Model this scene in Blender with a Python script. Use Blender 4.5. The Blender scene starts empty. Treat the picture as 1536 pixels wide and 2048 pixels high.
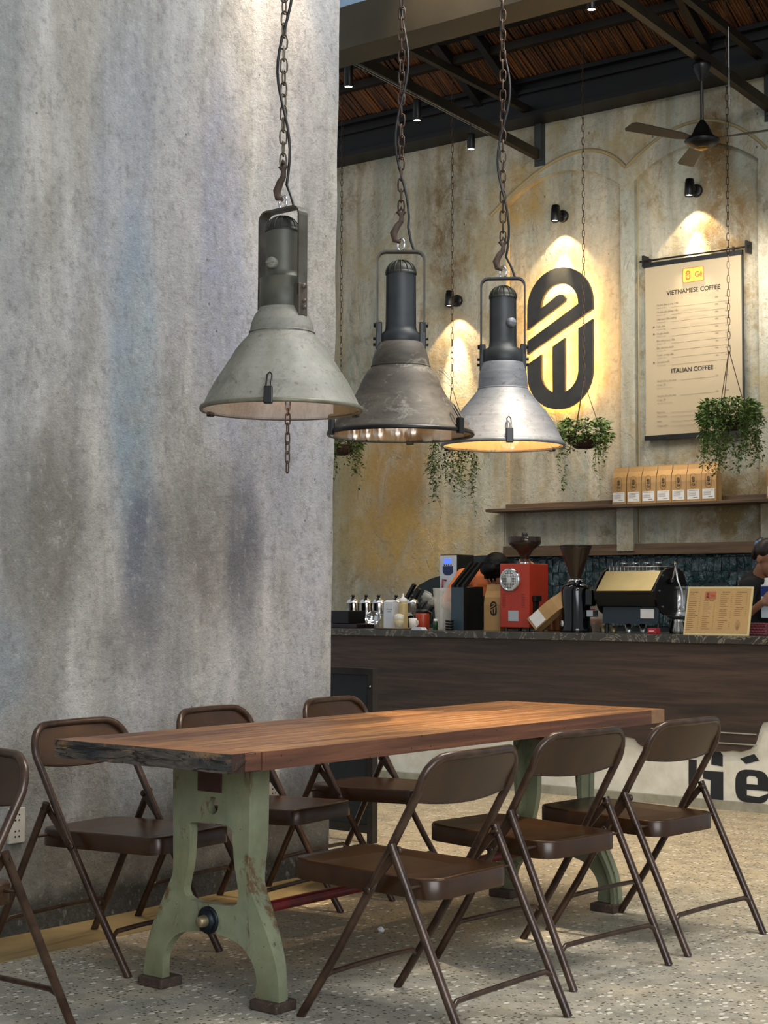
import bpy, bmesh, math, random
from mathutils import Vector, Matrix
from mathutils.geometry import tessellate_polygon
random.seed(7)
PI = math.pi
SC = bpy.context.scene
COL = SC.collection

# ------------------------------------------------------------------ camera
FPX, YAW, PITCH, ROLL, CH = 3197.3, .668478, .0543813, .003608, 1.25
fwd = Vector((-math.sin(YAW)*math.cos(PITCH), math.cos(YAW)*math.cos(PITCH), math.sin(PITCH)))
rgt0 = Vector((math.cos(YAW), math.sin(YAW), 0)); up0 = rgt0.cross(fwd)
rgt = math.cos(ROLL)*rgt0 + math.sin(ROLL)*up0
upv = -math.sin(ROLL)*rgt0 + math.cos(ROLL)*up0
cam_d = bpy.data.cameras.new('camera'); cam = bpy.data.objects.new('camera', cam_d); COL.objects.link(cam)
M = Matrix((rgt, upv, -fwd)).transposed().to_4x4(); M.translation = Vector((0, 0, CH)); cam.matrix_world = M
cam_d.sensor_fit = 'VERTICAL'; cam_d.sensor_height = 36; cam_d.sensor_width = 27
cam_d.lens = FPX*36/2048; cam_d.clip_start = .05; cam_d.clip_end = 200
SC.camera = cam
def W(px, py, Y=None, X=None, Z=None):
    """point of the photographed place seen at a pixel, on a plane of known X, Y or Z"""
    d = fwd + rgt*((px-768)/FPX) + upv*((1024-py)/FPX)
    t = Y/d.y if Y is not None else (X/d.x if X is not None else (Z-CH)/d.z)
    return Vector((0, 0, CH)) + d*t

# ------------------------------------------------------------------ view, world, big lights
SC.view_settings.view_transform = 'Standard'; SC.view_settings.look = 'None'
SC.view_settings.gamma = 1; SC.view_settings.use_curve_mapping = False
SC.view_settings.exposure = 0.75
wd = bpy.data.worlds.new('world'); SC.world = wd; wd.use_nodes = True
bg = wd.node_tree.nodes['Background']
bg.inputs[0].default_value = (.88, .94, 1.0, 1); bg.inputs[1].default_value = .30

def lamp(name, kind, loc, target=None, energy=10, color=(1, 1, 1), parent=None, **kw):
    d = bpy.data.lights.new(name, kind); d.energy = energy; d.color = color
    for k, v in kw.items(): setattr(d, k, v)
    o = bpy.data.objects.new(name, d); COL.objects.link(o); o.location = loc
    if target is not None:
        o.rotation_euler = (Vector(target)-Vector(loc)).to_track_quat('-Z', 'Y').to_euler()
    if parent: o.parent = parent
    return o
# area lamps added for daylight from right behind the camera, and overhead above the seating
lamp('daylight_front', 'AREA', (2.2, .2, 3.2), (-4.2, 4.6, 1.2), 190, (.90, .95, 1), shape='RECTANGLE', size=4.5, size_y=3.0)
lamp('overhead_fill', 'AREA', (-2.2, 5.6, 5.6), (-3.4, 6.2, 0), 150, (1, .96, .88), shape='RECTANGLE', size=2.2, size_y=1.6)  # overhead fill added to brighten the floor; no opening is modelled above it
lamp('bar_wall_fill', 'AREA', (-5.9, 9.3, 3.7), (-8.2, 11.0, 1.7), 44, (1, .93, .84), shape='RECTANGLE', size=3.5, size_y=.6)  # area fill added to brighten the back wall; no fixture hangs there
# warm recessed spots over the table, the column and the aisle
WARM = (1, .80, .55)
lamp('table_spot', 'SPOT', (-2.70, 4.98, 4.1), (-3.60, 4.95, .8), 520, WARM, spot_size=.44, spot_blend=1, shadow_soft_size=.04)
lamp('column_spot', 'SPOT', (-4.60, 5.25, 4.7), (-4.80, 5.2, 3.0), 95, (1, .74, .5), spot_size=.9, spot_blend=1, shadow_soft_size=.03)
lamp('aisle_spot', 'SPOT', (-4.4, 7.2, 4.2), (-4.5, 7.4, 0), 190, (1, .80, .55), spot_size=1.15, spot_blend=1, shadow_soft_size=.12)
lamp('beam_spot', 'SPOT', (-4.56, 5.95, 4.75), (-4.60, 6.29, 4.2), 26, (1, .72, .45), spot_size=1.2, spot_blend=1, shadow_soft_size=.03)

# ------------------------------------------------------------------ mesh helpers
class MB:
    def __init__(s): s.v = []; s.f = []; s.sm = []; s.mi = []; s.m = 0
    def add(s, vs, fs, smooth=False):
        n = len(s.v); s.v += [tuple(v) for v in vs]
        for f in fs: s.f.append(tuple(i+n for i in f)); s.sm.append(smooth); s.mi.append(s.m)
    def box(s, x0, x1, y0, y1, z0, z1, T=None, bev=0):
        if bev:
            return s.rbox(x0, x1, y0, y1, z0, z1, bev, T)
        vs = [Vector((x, y, z)) for x in (x0, x1) for y in (y0, y1) for z in (z0, z1)]
        if T: vs = [T @ v for v in vs]
        s.add(vs, [(0,1,3,2),(4,6,7,5),(0,4,5,1),(2,3,7,6),(0,2,6,4),(1,5,7,3)])
    def rbox(s, x0, x1, y0, y1, z0, z1, r, T=None):
        bm = bmesh.new(); bmesh.ops.create_cube(bm, size=1)
        for v in bm.verts: v.co = Vector(((x0+x1)/2+v.co.x*(x1-x0), (y0+y1)/2+v.co.y*(y1-y0), (z0+z1)/2+v.co.z*(z1-z0)))
        bmesh.ops.bevel(bm, geom=bm.edges[:], offset=min(r, .49*min(x1-x0, y1-y0, z1-z0)), segments=2, affect='EDGES', profile=.5)
        vs = [v.co.copy() for v in bm.verts]
        if T: vs = [T @ v for v in vs]
        s.add(vs, [tuple(v.index for v in f.verts) for f in bm.faces], False); bm.free()
    def tube(s, pts, r, seg=10, closed=False, caps=True, smooth=True, flat=None):
        pts = [Vector(p) for p in pts]; n = len(pts); rr = r if isinstance(r, (list, tuple)) else [r]*n
        up = None; rings = []
        for i, p in enumerate(pts):
            a = pts[(i-1) % n] if (closed or i > 0) else p; b = pts[(i+1) % n] if (closed or i < n-1) else p
            t = (b-a).normalized()
            if up is None:
                up = Vector((0, 0, 1)) if abs(t.z) < .9 else Vector((1, 0, 0))
            u = (up - t*up.dot(t)); u = u.normalized() if u.length > 1e-6 else t.orthogonal().normalized(); up = u
            w = t.cross(u); ring = []
            for k in range(seg):
                an = 2*PI*k/seg; fu, fw = (1, 1) if flat is None else flat
                ring.append(p + u*(math.cos(an)*rr[i]*fu) + w*(math.sin(an)*rr[i]*fw))
            rings.append(ring)
        vs = [v for rg in rings for v in rg]; fs = []
        for i in range(n if closed else n-1):
            for k in range(seg):
                a = i*seg+k; b = i*seg+(k+1) % seg; c = ((i+1) % n)*seg+(k+1) % seg; d = ((i+1) % n)*seg+k
                fs.append((a, b, c, d))
        s.add(vs, fs, smooth)
        if caps and not closed:
            s.add(rings[0], [tuple(range(seg))[::-1]]); s.add(rings[-1], [tuple(range(seg))])
    def cyl(s, p0, p1, r, seg=16, r1=None):
        s.tube([p0, p1], [r, r if r1 is None else r1], seg)
    def lathe(s, prof, seg=32, T=None, smooth=True, a0=0, a1=2*PI):
        full = abs(a1-a0-2*PI) < 1e-6; n = seg if full else seg+1; vs = []
        for (r, z) in prof:
            for k in range(n):
                a = a0+(a1-a0)*k/seg; vs.append(Vector((r*math.cos(a), r*math.sin(a), z)))
        if T: vs = [T @ v for v in vs]
        fs = []
        for i in range(len(prof)-1):
            for k in range(seg):
                k2 = (k+1) % n; fs.append((i*n+k, i*n+k2, (i+1)*n+k2, (i+1)*n+k))
        s.add(vs, fs, smooth)
    def prism(s, loops, T=None, d0=0, d1=1, d1f=None):
        """2-D loops (outer, holes) in the local XZ plane, from y=d0 (front) to y=d1"""
        if not isinstance(loops[0][0], (list, tuple)): loops = [loops]
        flat = [p for l in loops for p in l]; N = len(flat)
        tri = tessellate_polygon([[Vector((p[0], p[1], 0)) for p in l] for l in loops])
        vs = [Vector((p[0], d0, p[1])) for p in flat] + [Vector((p[0], (d1f(p) if d1f else d1), p[1])) for p in flat]
        if T: vs = [T @ v for v in vs]
        fs = [tuple(t) for t in tri] + [tuple(i+N for i in t[::-1]) for t in tri]; o = 0
        for l in loops:
            n = len(l)
            for i in range(n): j = (i+1) % n; fs.append((o+i, o+j, o+j+N, o+i+N))
            o += n
        s.add(vs, fs)
    def grid(s, fn, nu, nv, smooth=True):
        vs = [fn(i/nu, j/nv) for i in range(nu+1) for j in range(nv+1)]
        s.add(vs, [(i*(nv+1)+j, (i+1)*(nv+1)+j, (i+1)*(nv+1)+j+1, i*(nv+1)+j+1) for i in range(nu) for j in range(nv)], smooth)
def obj(name, mb, mat=None, parent=None, loc=(0, 0, 0), rot=(0, 0, 0), fix=True, bevel=0, label=None, bump=None):
    me = bpy.data.meshes.new(name); me.from_pydata(mb.v, [], mb.f)
    for p, sm, mi in zip(me.polygons, mb.sm, mb.mi): p.use_smooth = sm; p.material_index = mi
    if fix:
        bm = bmesh.new(); bm.from_mesh(me); bmesh.ops.recalc_face_normals(bm, faces=bm.faces[:]); bm.to_mesh(me); bm.free()
    me.update()
    for m in (mat if isinstance(mat, (list, tuple)) else [mat]):
        if m: me.materials.append(m)
    o = bpy.data.objects.new(name, me); COL.objects.link(o); o.location = loc; o.rotation_euler = rot
    if parent: o.parent = parent
    if bevel:
        b = o.modifiers.new('bevel', 'BEVEL'); b.width = bevel; b.segments = 2; b.limit_method = 'ANGLE'
    if label: o['label'] = label
    return o
def thing(name, label, cat, loc=(0, 0, 0), rz=0, group=None):
    o = bpy.data.objects.new(name, None); COL.objects.link(o); o.empty_display_size = .1
    o.location = loc; o.rotation_euler = (0, 0, rz); o['label'] = label; o['category'] = cat
    if group: o['group'] = group
    return o
def tag(o, label, cat, group=None):
    o['label'] = label; o['category'] = cat
    if group: o['group'] = group
    return o
def struct(o): o['kind'] = 'structure'; return o
def stuff(o): o['kind'] = 'stuff'; return o
def kids(o): return [c for c in bpy.data.objects if c.parent == o]
def dup(root, loc, rz, label, group=None):
    def cp(o, par):
        c = o.copy(); COL.objects.link(c); c.parent = par
        for ch in kids(o): cp(ch, c)
        return c
    r = root.copy(); COL.objects.link(r)
    for ch in kids(root): cp(ch, r)
    r.location = loc; r.rotation_euler = (0, 0, rz); r['label'] = label
    if group: r['group'] = group
    return r
def text_mb(txt, size, T, mb=None, align='CENTER', ext=.0008, res=2, bold=0):
    """lettering as solid mesh; text lies in local XZ facing -Y"""
    c = bpy.data.curves.new('t', 'FONT'); c.body = txt; c.size = size; c.align_x = align; c.extrude = ext; c.resolution_u = res; c.offset = bold
    o = bpy.data.objects.new('t', c); COL.objects.link(o)
    dg = bpy.context.evaluated_depsgraph_get(); dg.update(); me = bpy.data.meshes.new_from_object(o.evaluated_get(dg))
    R_ = Matrix.Rotation(PI/2, 4, 'X'); mb = mb or MB()
    mb.add([T @ (R_ @ v.co) for v in me.vertices], [tuple(p.vertices) for p in me.polygons])
    bpy.data.objects.remove(o); bpy.data.meshes.remove(me); bpy.data.curves.remove(c)
    return mb
def TR(x=0, y=0, z=0, rz=0, rx=0, ry=0):
    return Matrix.Translation((x, y, z)) @ Matrix.Rotation(rz, 4, 'Z') @ Matrix.Rotation(ry, 4, 'Y') @ Matrix.Rotation(rx, 4, 'X')

# ------------------------------------------------------------------ materials
def lin(c):
    if isinstance(c, str): c = [int(c[i:i+2], 16)/255 for i in (0, 2, 4)]
    return tuple((x/12.92 if x <= .04045 else ((x+.055)/1.055)**2.4) for x in c[:3]) + (1,)
class NT:
    def __init__(s, name):
        s.mat = bpy.data.materials.new(name); s.mat.use_nodes = True; s.t = s.mat.node_tree; s.n = s.t.nodes; s.l = s.t.links
        s.b = s.n['Principled BSDF']; s.co = s.n.new('ShaderNodeTexCoord')
    def pos(s, scale=(1, 1, 1), loc=(0, 0, 0), world=False):
        m = s.n.new('ShaderNodeMapping'); m.inputs['Scale'].default_value = scale; m.inputs['Location'].default_value = loc
        if world:
            g = s.n.new('ShaderNodeNewGeometry'); s.l.new(g.outputs['Position'], m.inputs[0])
        else: s.l.new(s.co.outputs['Object'], m.inputs[0])
        return m.outputs[0]
    def noise(s, p, scale, detail=4, rough=.55, dist=0):
        n = s.n.new('ShaderNodeTexNoise'); n.inputs['Scale'].default_value = scale; n.inputs['Detail'].default_value = detail
        n.inputs['Roughness'].default_value = rough; n.inputs['Distortion'].default_value = dist; s.l.new(p, n.inputs['Vector']); return n.outputs[0]
    def vor(s, p, scale, feat='F1', rnd=1, out='Distance'):
        n = s.n.new('ShaderNodeTexVoronoi'); n.feature = feat; n.inputs['Scale'].default_value = scale; n.inputs['Randomness'].default_value = rnd
        s.l.new(p, n.inputs['Vector']); return n.outputs[out]
    def ramp(s, f, stops, interp='LINEAR'):
        n = s.n.new('ShaderNodeValToRGB'); e = n.color_ramp.elements; n.color_ramp.interpolation = interp
        while len(e) < len(stops): e.new(.5)
        for i, (p, c) in enumerate(stops):
            e[i].position = p; e[i].color = lin(c) if isinstance(c, str) else (c, c, c, 1)
        s.l.new(f, n.inputs[0]); return n.outputs[0]
    def mix(s, f, a, b, mode='MIX'):
        n = s.n.new('ShaderNodeMix'); n.data_type = 'RGBA'; n.blend_type = mode
        for sock, v in ((n.inputs[0], f), (n.inputs[6], a), (n.inputs[7], b)):
            if isinstance(v, str): sock.default_value = lin(v)
            elif isinstance(v, (int, float)): sock.default_value = v
            elif isinstance(v, tuple): sock.default_value = v
            else: s.l.new(v, sock)
        return n.outputs[2]
    def math(s, op, a, b=0, clamp=False):
        n = s.n.new('ShaderNodeMath'); n.operation = op; n.use_clamp = clamp
        for sock, v in ((n.inputs[0], a), (n.inputs[1], b)):
            if isinstance(v, (int, float)): sock.default_value = v
            else: s.l.new(v, sock)
        return n.outputs[0]
    def sep(s, p):
        n = s.n.new('ShaderNodeSeparateXYZ'); s.l.new(p, n.inputs[0]); return n.outputs
    def blob(s, c, r, world=True):
        """soft mask 1 inside an ellipsoid of centre c, radii r (0 = ignore the axis)"""
        sc = tuple(1/x if x else 0 for x in r); m = s.pos(sc, tuple(-a*b for a, b in zip(c, sc)), world)
        n = s.n.new('ShaderNodeVectorMath'); n.operation = 'LENGTH'; s.l.new(m, n.inputs[0]); return s.math('SUBTRACT', 1, n.outputs['Value'], True)
    def bump(s, h, st=.3, dist=.01):
        n = s.n.new('ShaderNodeBump'); n.inputs['Strength'].default_value = st; n.inputs['Distance'].default_value = dist
        s.l.new(h, n.inputs['Height']); s.l.new(n.outputs[0], s.b.inputs['Normal'])
    def set(s, **k):
        for a, v in k.items():
            i = s.b.inputs[{'col': 'Base Color', 'rough': 'Roughness', 'metal': 'Metallic', 'spec': 'Specular IOR Level', 'alpha': 'Alpha', 'trans': 'Transmission Weight', 'ecol': 'Emission Color', 'emi': 'Emission Strength', 'coat': 'Coat Weight', 'ior': 'IOR', 'sss': 'Subsurface Weight'}[a]]
            if isinstance(v, str): i.default_value = lin(v)
            elif isinstance(v, (int, float, tuple)): i.default_value = v
            else: s.l.new(v, i)
        return s.mat
def simple(name, c, rough=.5, metal=0, var=.12, scale=20, bump=0, **k):
    t = NT(name); p = t.pos(); n = t.noise(p, scale, 5)
    a = lin(c); d = tuple(x*(1-var*1.6) for x in a[:3])+(1,); b = tuple(min(1, x*(1+var)) for x in a[:3])+(1,)
    t.set(col=t.mix(n, d, b), rough=rough, metal=metal, **k)
    if bump: t.bump(n, bump, .004)
    return t.mat
def worn(name, base, dark, chip, rough=.5, metal=.0, scale=14, chips=.66, streak=(1, 1, 1), rust=None):
    t = NT(name); p = t.pos(streak); n = t.noise(p, scale, 6, .62); n2 = t.noise(p, scale*2.7, 5, .7, .4); n3 = t.noise(p, scale*.35, 3)
    c = t.mix(t.ramp(n, [(.35, 0), (.68, 1)]), dark, base); c = t.mix(t.ramp(n3, [(.35, 0), (.7, .35)]), c, chip)
    c = t.mix(t.ramp(n2, [(chips, 0), (chips+.06, 1)]), c, chip)
    if rust:
        r1 = t.noise(t.pos((1, 1, .45), (3, 1, 2)), 7, 7, .74, .6); c = t.mix(t.ramp(r1, [(.56, 0), (.62, .9)]), c, rust); c = t.mix(t.ramp(t.noise(t.pos((1, 1, .12), (1, 4, 0)), 34, 4, .6), [(.56, 0), (.7, .35)]), c, dark)
        c = t.mix(t.ramp(t.noise(t.pos((1, 1, 1), (8, 0, 3)), 16, 6, .8), [(.64, 0), (.68, .85)]), c, '2c241a')
    t.set(col=c, rough=rough, metal=metal); t.bump(n2, .12, .002); return t.mat

def mat_column():
    t = NT('column_plaster'); st = t.noise(t.pos((1.0, 2.2, .22), world=True), 2.4, 6, .62, .35); big = t.noise(t.pos((1, 1.3, .45), world=True), 1.3, 4, .6, .6)
    mid = t.noise(t.pos((1, 1.3, .7), (2, 5, 1), True), 4.2, 6, .68, .5); hue = t.noise(t.pos((1, 1.8, .35), (7, 2, 3), True), 1.9, 3, .5, .4)
    c = t.mix(t.ramp(st, [(.34, 0), (.62, 1)]), '9c9c9b', 'c6c4c0')
    c = t.mix(t.ramp(mid, [(.36, .55), (.56, 0)]), c, '8b8a86'); c = t.mix(t.ramp(mid, [(.55, 0), (.72, .5)]), c, 'd0cec9')
    c = t.mix(t.ramp(hue, [(.36, .5), (.5, 0)]), c, 'a19c90'); c = t.mix(t.ramp(hue, [(.5, 0), (.66, .5)]), c, 'a5a5ab')
    def st_(c, cy, cz, ry, rz_, k, col, n=None, lo=.3, hi=.6):
        m = t.math('MULTIPLY', t.ramp(t.blob((-4.78, cy, cz), (0, ry, rz_)), [(0, 0), (.45, k)]), t.ramp(n or mid, [(lo, .25), (hi, 1)])); return t.mix(m, c, col)
    # washes of blue, brown and slate, as they sit on the wall
    c = st_(c, 4.42, 2.15, .17, .85, .75, '7f97a6'); c = st_(c, 4.35, 3.0, .2, .9, .5, '858fa0'); c = st_(c, 4.92, 2.75, .2, 1.0, .6, '7f86a4'); c = st_(c, 5.2, 2.0, .3, .8, .45, 'a3a7bd'); c = st_(c, 3.72, 3.2, .14, .8, .6, '76807f')
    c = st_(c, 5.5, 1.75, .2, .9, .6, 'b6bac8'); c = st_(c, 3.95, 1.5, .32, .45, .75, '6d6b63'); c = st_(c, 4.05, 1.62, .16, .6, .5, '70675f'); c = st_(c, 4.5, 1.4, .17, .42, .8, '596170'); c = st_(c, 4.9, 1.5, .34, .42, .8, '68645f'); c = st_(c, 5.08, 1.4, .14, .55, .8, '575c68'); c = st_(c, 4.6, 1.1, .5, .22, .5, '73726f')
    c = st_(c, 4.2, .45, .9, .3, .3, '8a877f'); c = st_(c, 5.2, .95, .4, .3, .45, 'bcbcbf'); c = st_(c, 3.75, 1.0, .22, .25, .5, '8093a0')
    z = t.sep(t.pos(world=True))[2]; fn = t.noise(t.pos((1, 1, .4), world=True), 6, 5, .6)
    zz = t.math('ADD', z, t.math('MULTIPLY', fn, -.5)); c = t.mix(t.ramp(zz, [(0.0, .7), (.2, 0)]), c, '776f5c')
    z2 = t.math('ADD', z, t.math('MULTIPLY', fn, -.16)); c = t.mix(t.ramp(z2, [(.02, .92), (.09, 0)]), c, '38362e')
    g = t.noise(t.pos((1, 1, .8), world=True), 26, 6, .75); c = t.mix(t.ramp(g, [(.34, .5), (.5, 0)]), c, '6c6a68'); c = t.mix(t.ramp(g, [(.56, 0), (.7, .4)]), c, 'cac8c4')
    sp = t.vor(t.pos(world=True), 7); c = t.mix(t.ramp(sp, [(.03, .7), (.045, 0)]), c, '4a4846')
    t.set(col=c, rough=.88); t.bump(t.noise(t.pos(world=True), 34, 7, .75), .8, .03); return t.mat
def mat_backwall():
    t = NT('aged_plaster'); n = t.noise(t.pos((1.6, 1, .28), world=True), 2.2, 6, .65, .5); n2 = t.noise(t.pos((1, 1, .7), (4, 0, 1), True), 1.7, 7, .7, .8); n3 = t.noise(t.pos((1, 1, .8), (9, 2, 0), True), 4.2, 8, .78, .3); n4 = t.noise(t.pos((2.4, 1, .2), (1, 2, 6), True), 3.0, 5, .6, .2)
    c = t.mix(t.ramp(n, [(.34, 0), (.62, 1)]), '82877d', 'b5ac98')
    c = t.mix(t.ramp(n4, [(.36, .55), (.5, 0)]), c, '857a5c'); c = t.mix(t.ramp(n4, [(.53, 0), (.68, .65)]), c, 'a3aa9c')
    c = t.mix(t.ramp(n2, [(.5, 0), (.62, .75)]), c, '948560'); c = t.mix(t.ramp(n3, [(.54, 0), (.66, .7)]), c, '6d5a34')
    def st_(c, cx, cz, rx, rz_, k, col, nn, lo, hi):
        return t.mix(t.math('MULTIPLY', t.ramp(t.blob((cx, 11, cz), (rx, 0, rz_)), [(0, 0), (.5, k)]), t.ramp(nn, [(lo, .1), (hi, 1)])), c, col)
    c = st_(c, -8.6, 2.1, .6, .95, .75, '9f7836', n2, .36, .56); c = st_(c, -8.3, 1.7, .9, .45, .7, 'bd9a52', n3, .38, .58); c = st_(c, -9.1, 2.3, .4, .8, .5, 'a8935a', n4, .3, .6)
    c = st_(c, -7.95, 4.5, .33, .95, .9, '6a5634', n3, .40, .56); c = st_(c, -7.3, 4.6, .35, .35, .8, 'a48644', n2, .3, .55); c = st_(c, -5.5, 4.75, .2, .45, .95, '664b1e', n3, .34, .54); c = st_(c, -5.45, 4.1, .32, .55, .85, '72582e', n3, .38, .56)
    c = st_(c, -5.42, 1.95, .5, .4, .9, '6f5a2c', n3, .36, .54); c = st_(c, -8.9, 3.4, .5, .3, .5, '6f6f66', n3, .4, .6); c = st_(c, -7.9, 3.2, .5, .8, .4, 'b08d54', n3, .4, .6); c = st_(c, -6.4, 3.1, .2, 1.5, .4, 'a89268', n4, .3, .6)
    g = t.noise(t.pos(world=True), 22, 7, .78); c = t.mix(t.ramp(g, [(.34, .5), (.48, 0)]), c, '6f6a56'); c = t.mix(t.ramp(g, [(.57, 0), (.7, .35)]), c, 'd0c8b2')
    sp = t.vor(t.pos((1, 1, .7), world=True), 5.2); c = t.mix(t.ramp(sp, [(.03, .8), (.05, 0)]), c, '3c3428')
    t.set(col=c, rough=.9)
    fl = t.ramp(n2, [(.47, 0), (.49, 1)]); hmix = t.math('ADD', t.noise(t.pos(world=True), 12, 8, .75), t.math('MULTIPLY', fl, .35)); t.bump(hmix, .55, .03); return t.mat
def mat_floor():
    t = NT('terrazzo_floor'); P = t.pos(world=True)
    big = t.noise(P, .9, 4, .6, .6); c = t.mix(t.ramp(big, [(.38, 0), (.6, 1)]), '98968c', 'b5aa93')
    s = t.sep(P); far = t.ramp(t.math('ADD', t.math('MULTIPLY', s[1], .4), -2.1), [(0, 0), (.5, 1)])
    c = t.mix(far, c, t.mix(big, 'b8a686', 'c6b696'))
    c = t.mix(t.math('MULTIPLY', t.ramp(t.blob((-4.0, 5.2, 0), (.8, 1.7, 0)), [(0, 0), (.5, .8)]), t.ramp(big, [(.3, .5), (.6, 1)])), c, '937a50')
    med = t.noise(P, 8, 6, .72); c = t.mix(t.ramp(med, [(.35, .55), (.58, 0)]), c, '716f66'); c = t.mix(t.ramp(med, [(.52, 0), (.7, .4)]), c, 'b5ab96')
    for sc, off, th, col, k in (((1.0, .7, 1), (0, 0, 0), .29, 'd6d0c0', .95), ((.8, 1, 1), (5, 3, 0), .27, '43413a', .9), ((.9, 1, 1), (1, 7, 0), .2, 'c9b48c', .8)):
        q = t.pos(tuple(x*1 for x in sc), off, True); w = t.vor(q, {'d6d0c0': 38, '43413a': 62, 'c9b48c': 80}[col]); sel = t.vor(q, {'d6d0c0': 38, '43413a': 62, 'c9b48c': 80}[col], out='Color')
        r_ = t.math('GREATER_THAN', t.sep(sel)[0], .62 if col == 'd6d0c0' else .4)
        c = t.mix(t.math('MULTIPLY', t.ramp(w, [(th, k), (th+.05, 0)]), r_), c, col)
    t.set(col=c, rough=t.ramp(med, [(.3, .38), (.7, .6)]), spec=.4); t.bump(med, .06, .003); return t.mat
def mat_wood(name, c0, c1, c2, axis='Y', scale=1, rough=.42, holes=False, dark=None):
    t = NT(name); sc = {'X': (.35, 7, 7), 'Y': (7, .35, 7), 'Z': (7, 7, .35)}[axis]
    p = t.pos(tuple(a*scale for a in sc)); n = t.noise(p, 3.2, 7, .62, .8); n2 = t.noise(p, 9, 5, .7, .2)
    c = t.mix(t.ramp(n, [(.32, 0), (.5, .5), (.68, 1)]), c0, c1); c = t.mix(t.ramp(n2, [(.45, 0), (.72, .7)]), c, c2)
    if dark: c = t.mix(t.ramp(t.noise(t.pos(), 3.0, 5, .6, .5), [(.4, 0), (.6, .95)]), c, dark)
    if holes: c = t.mix(t.ramp(t.vor(t.pos(), 24), [(.06, .9), (.09, 0)]), c, '120c08')
    t.set(col=c, rough=rough); t.bump(n, .25, .003); return t.mat
def mat_endwood():
    t = NT('weathered_cracked_end_wood'); n = t.noise(t.pos((1.6, 3, 9)), 2.4, 6, .65, .8); n2 = t.noise(t.pos((3, 3, 6), (2, 0, 1)), 3, 6, .7, .4); ck = t.noise(t.pos((1.2, 1, 14), (0, 3, 5)), 2.2, 4, .55, 1.2)
    c = t.mix(t.ramp(n, [(.38, 0), (.6, 1)]), '23282b', '574e44'); c = t.mix(t.ramp(n2, [(.52, 0), (.66, .9)]), c, '8a6c4c'); c = t.mix(t.ramp(n2, [(.3, .8), (.42, 0)]), c, '1a1d1f')
    c = t.mix(t.ramp(ck, [(.47, 0), (.495, .95), (.51, .95), (.535, 0)]), c, '080706'); c = t.mix(t.ramp(t.vor(t.pos(), 30), [(.08, .9), (.12, 0)]), c, '0c0a08')
    t.set(col=c, rough=.8); t.bump(ck, .5, .004); return t.mat
def metalish(name, c, rough=.35, metal=.9): return simple(name, c, rough, metal, .1, 30)
def emis(name, c, st):
    t = NT(name); t.set(col=c, ecol=c, emi=st, rough=.5); return t.mat
MT = dict(
    column=mat_column(), wall=mat_backwall(), floor=mat_floor(),
    top=mat_wood('table_wood', '6b3d22', 'a87440', '7c4a28', 'Y', 1, .38),
    topend=mat_endwood(),
    topside=mat_wood('table_side_wood', '47291c', '70462f', '3a2218', 'Y', 1, .6, True),
    chip=mat_wood('broken_wood', '1d120d', '4a2c1a', '0d0907', 'Z', 1, .8),
    green=worn('green_cast_iron', '7f7f5e', '64654a', '98a690', .5, 0, 9, .72, rust='5c4028'),
    rustiron=worn('rusty_iron', '46352b', '2e2420', '66503f', .75, 0, 22, .6),
    red=worn('red_bar_paint', '7c1218', '4d0c10', '2a0f10', .35, 0, 18, .68),
    chair=worn('chair_brown_enamel', '3c2513', '29180c', '482f18', .28, .15, 7, .78),
    tube=worn('chair_tube_enamel', '38271c', '281a12', '6b5140', .28, .25, 40, .72),
    black=simple('black_metal', '0c0c0c', .38, .2), blackmatte=simple('black_matte', '101010', .7), steel=metalish('steel', 'b9b9b6', .25), chrome=metalish('chrome', 'dcdcdc', .12, 1),
    brass=metalish('old_bolt_metal', '9a8c6c', .45, .8), nut=simple('blued_nut', '1c242c', .45, .6),
    darkchain=metalish('rusty_chain', '4a3a30', .5, .7), cable=simple('black_cable', '0e0c0b', .5),
    truss=worn('truss_steel', '1a1610', '0f0d0a', '3d2f1a', .5, .3, 6, .72), beam=worn('dark_channel_steel', '0c0e10', '070708', '1c1611', .5, .3, 5, .74),
    concbeam=simple('painted_steel_beam', '454035', .42, .2, .3, 3), bluewall=simple('pale_blue_panel', '93aeca', .7),
    dwood=mat_wood('dark_counter_wood', '2a211b', '4d3b30', '1a1411', 'X', .7, .55), shelfw=mat_wood('shelf_wood', '3f2f1e', '6a5236', '2c2016', 'X', 1, .6),
    whitebase=worn('white_painted_plaster', 'e6e2d4', 'cfc9b8', 'aaa490', .8, 0, 8, .7), plinth=worn('grey_plinth', 'a5a190', '8b8773', '6a6654', .8, 0, 12, .65),
    paintblack=simple('black_sign_paint', '1c1f22', .7, 0, .3, 9), kraft=simple('kraft_paper', 'a98350', .6, 0, .14, 9), kraftd=simple('kraft_paper_shaded_fold', '8d6c42', .6), whitelabel=simple('white_label', 'd8d4cc', .6),
    paper=simple('cream_menu_cloth', '9a8b70', .85, 0, .05, 5), ink=simple('black_ink', '1d1a18', .8), greyink=simple('grey_ink', '6f6454', .8), orangeink=simple('orange_ink', 'c8623a', .8), badge=simple('yellow_badge', 'd6a83c', .7),
    leaf=None,
)
def mat_leaf(name, a, b):
    t = NT(name); g = t.n.new('ShaderNodeNewGeometry'); c = t.mix(g.outputs['Random Per Island'], a, b); t.set(col=c, rough=.45, spec=.4); return t.mat
MT['leaf'] = mat_leaf('leaf_green', '2c431b', '6d8340'); MT['leafdark'] = mat_leaf('leaf_dark_green', '223018', '55662f')
# ================================================================== THE ROOM
m = MB(); m.box(-11, 3.5, -3, 11.4, -.12, 0); struct(obj('floor', m, MT['floor']))
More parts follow.
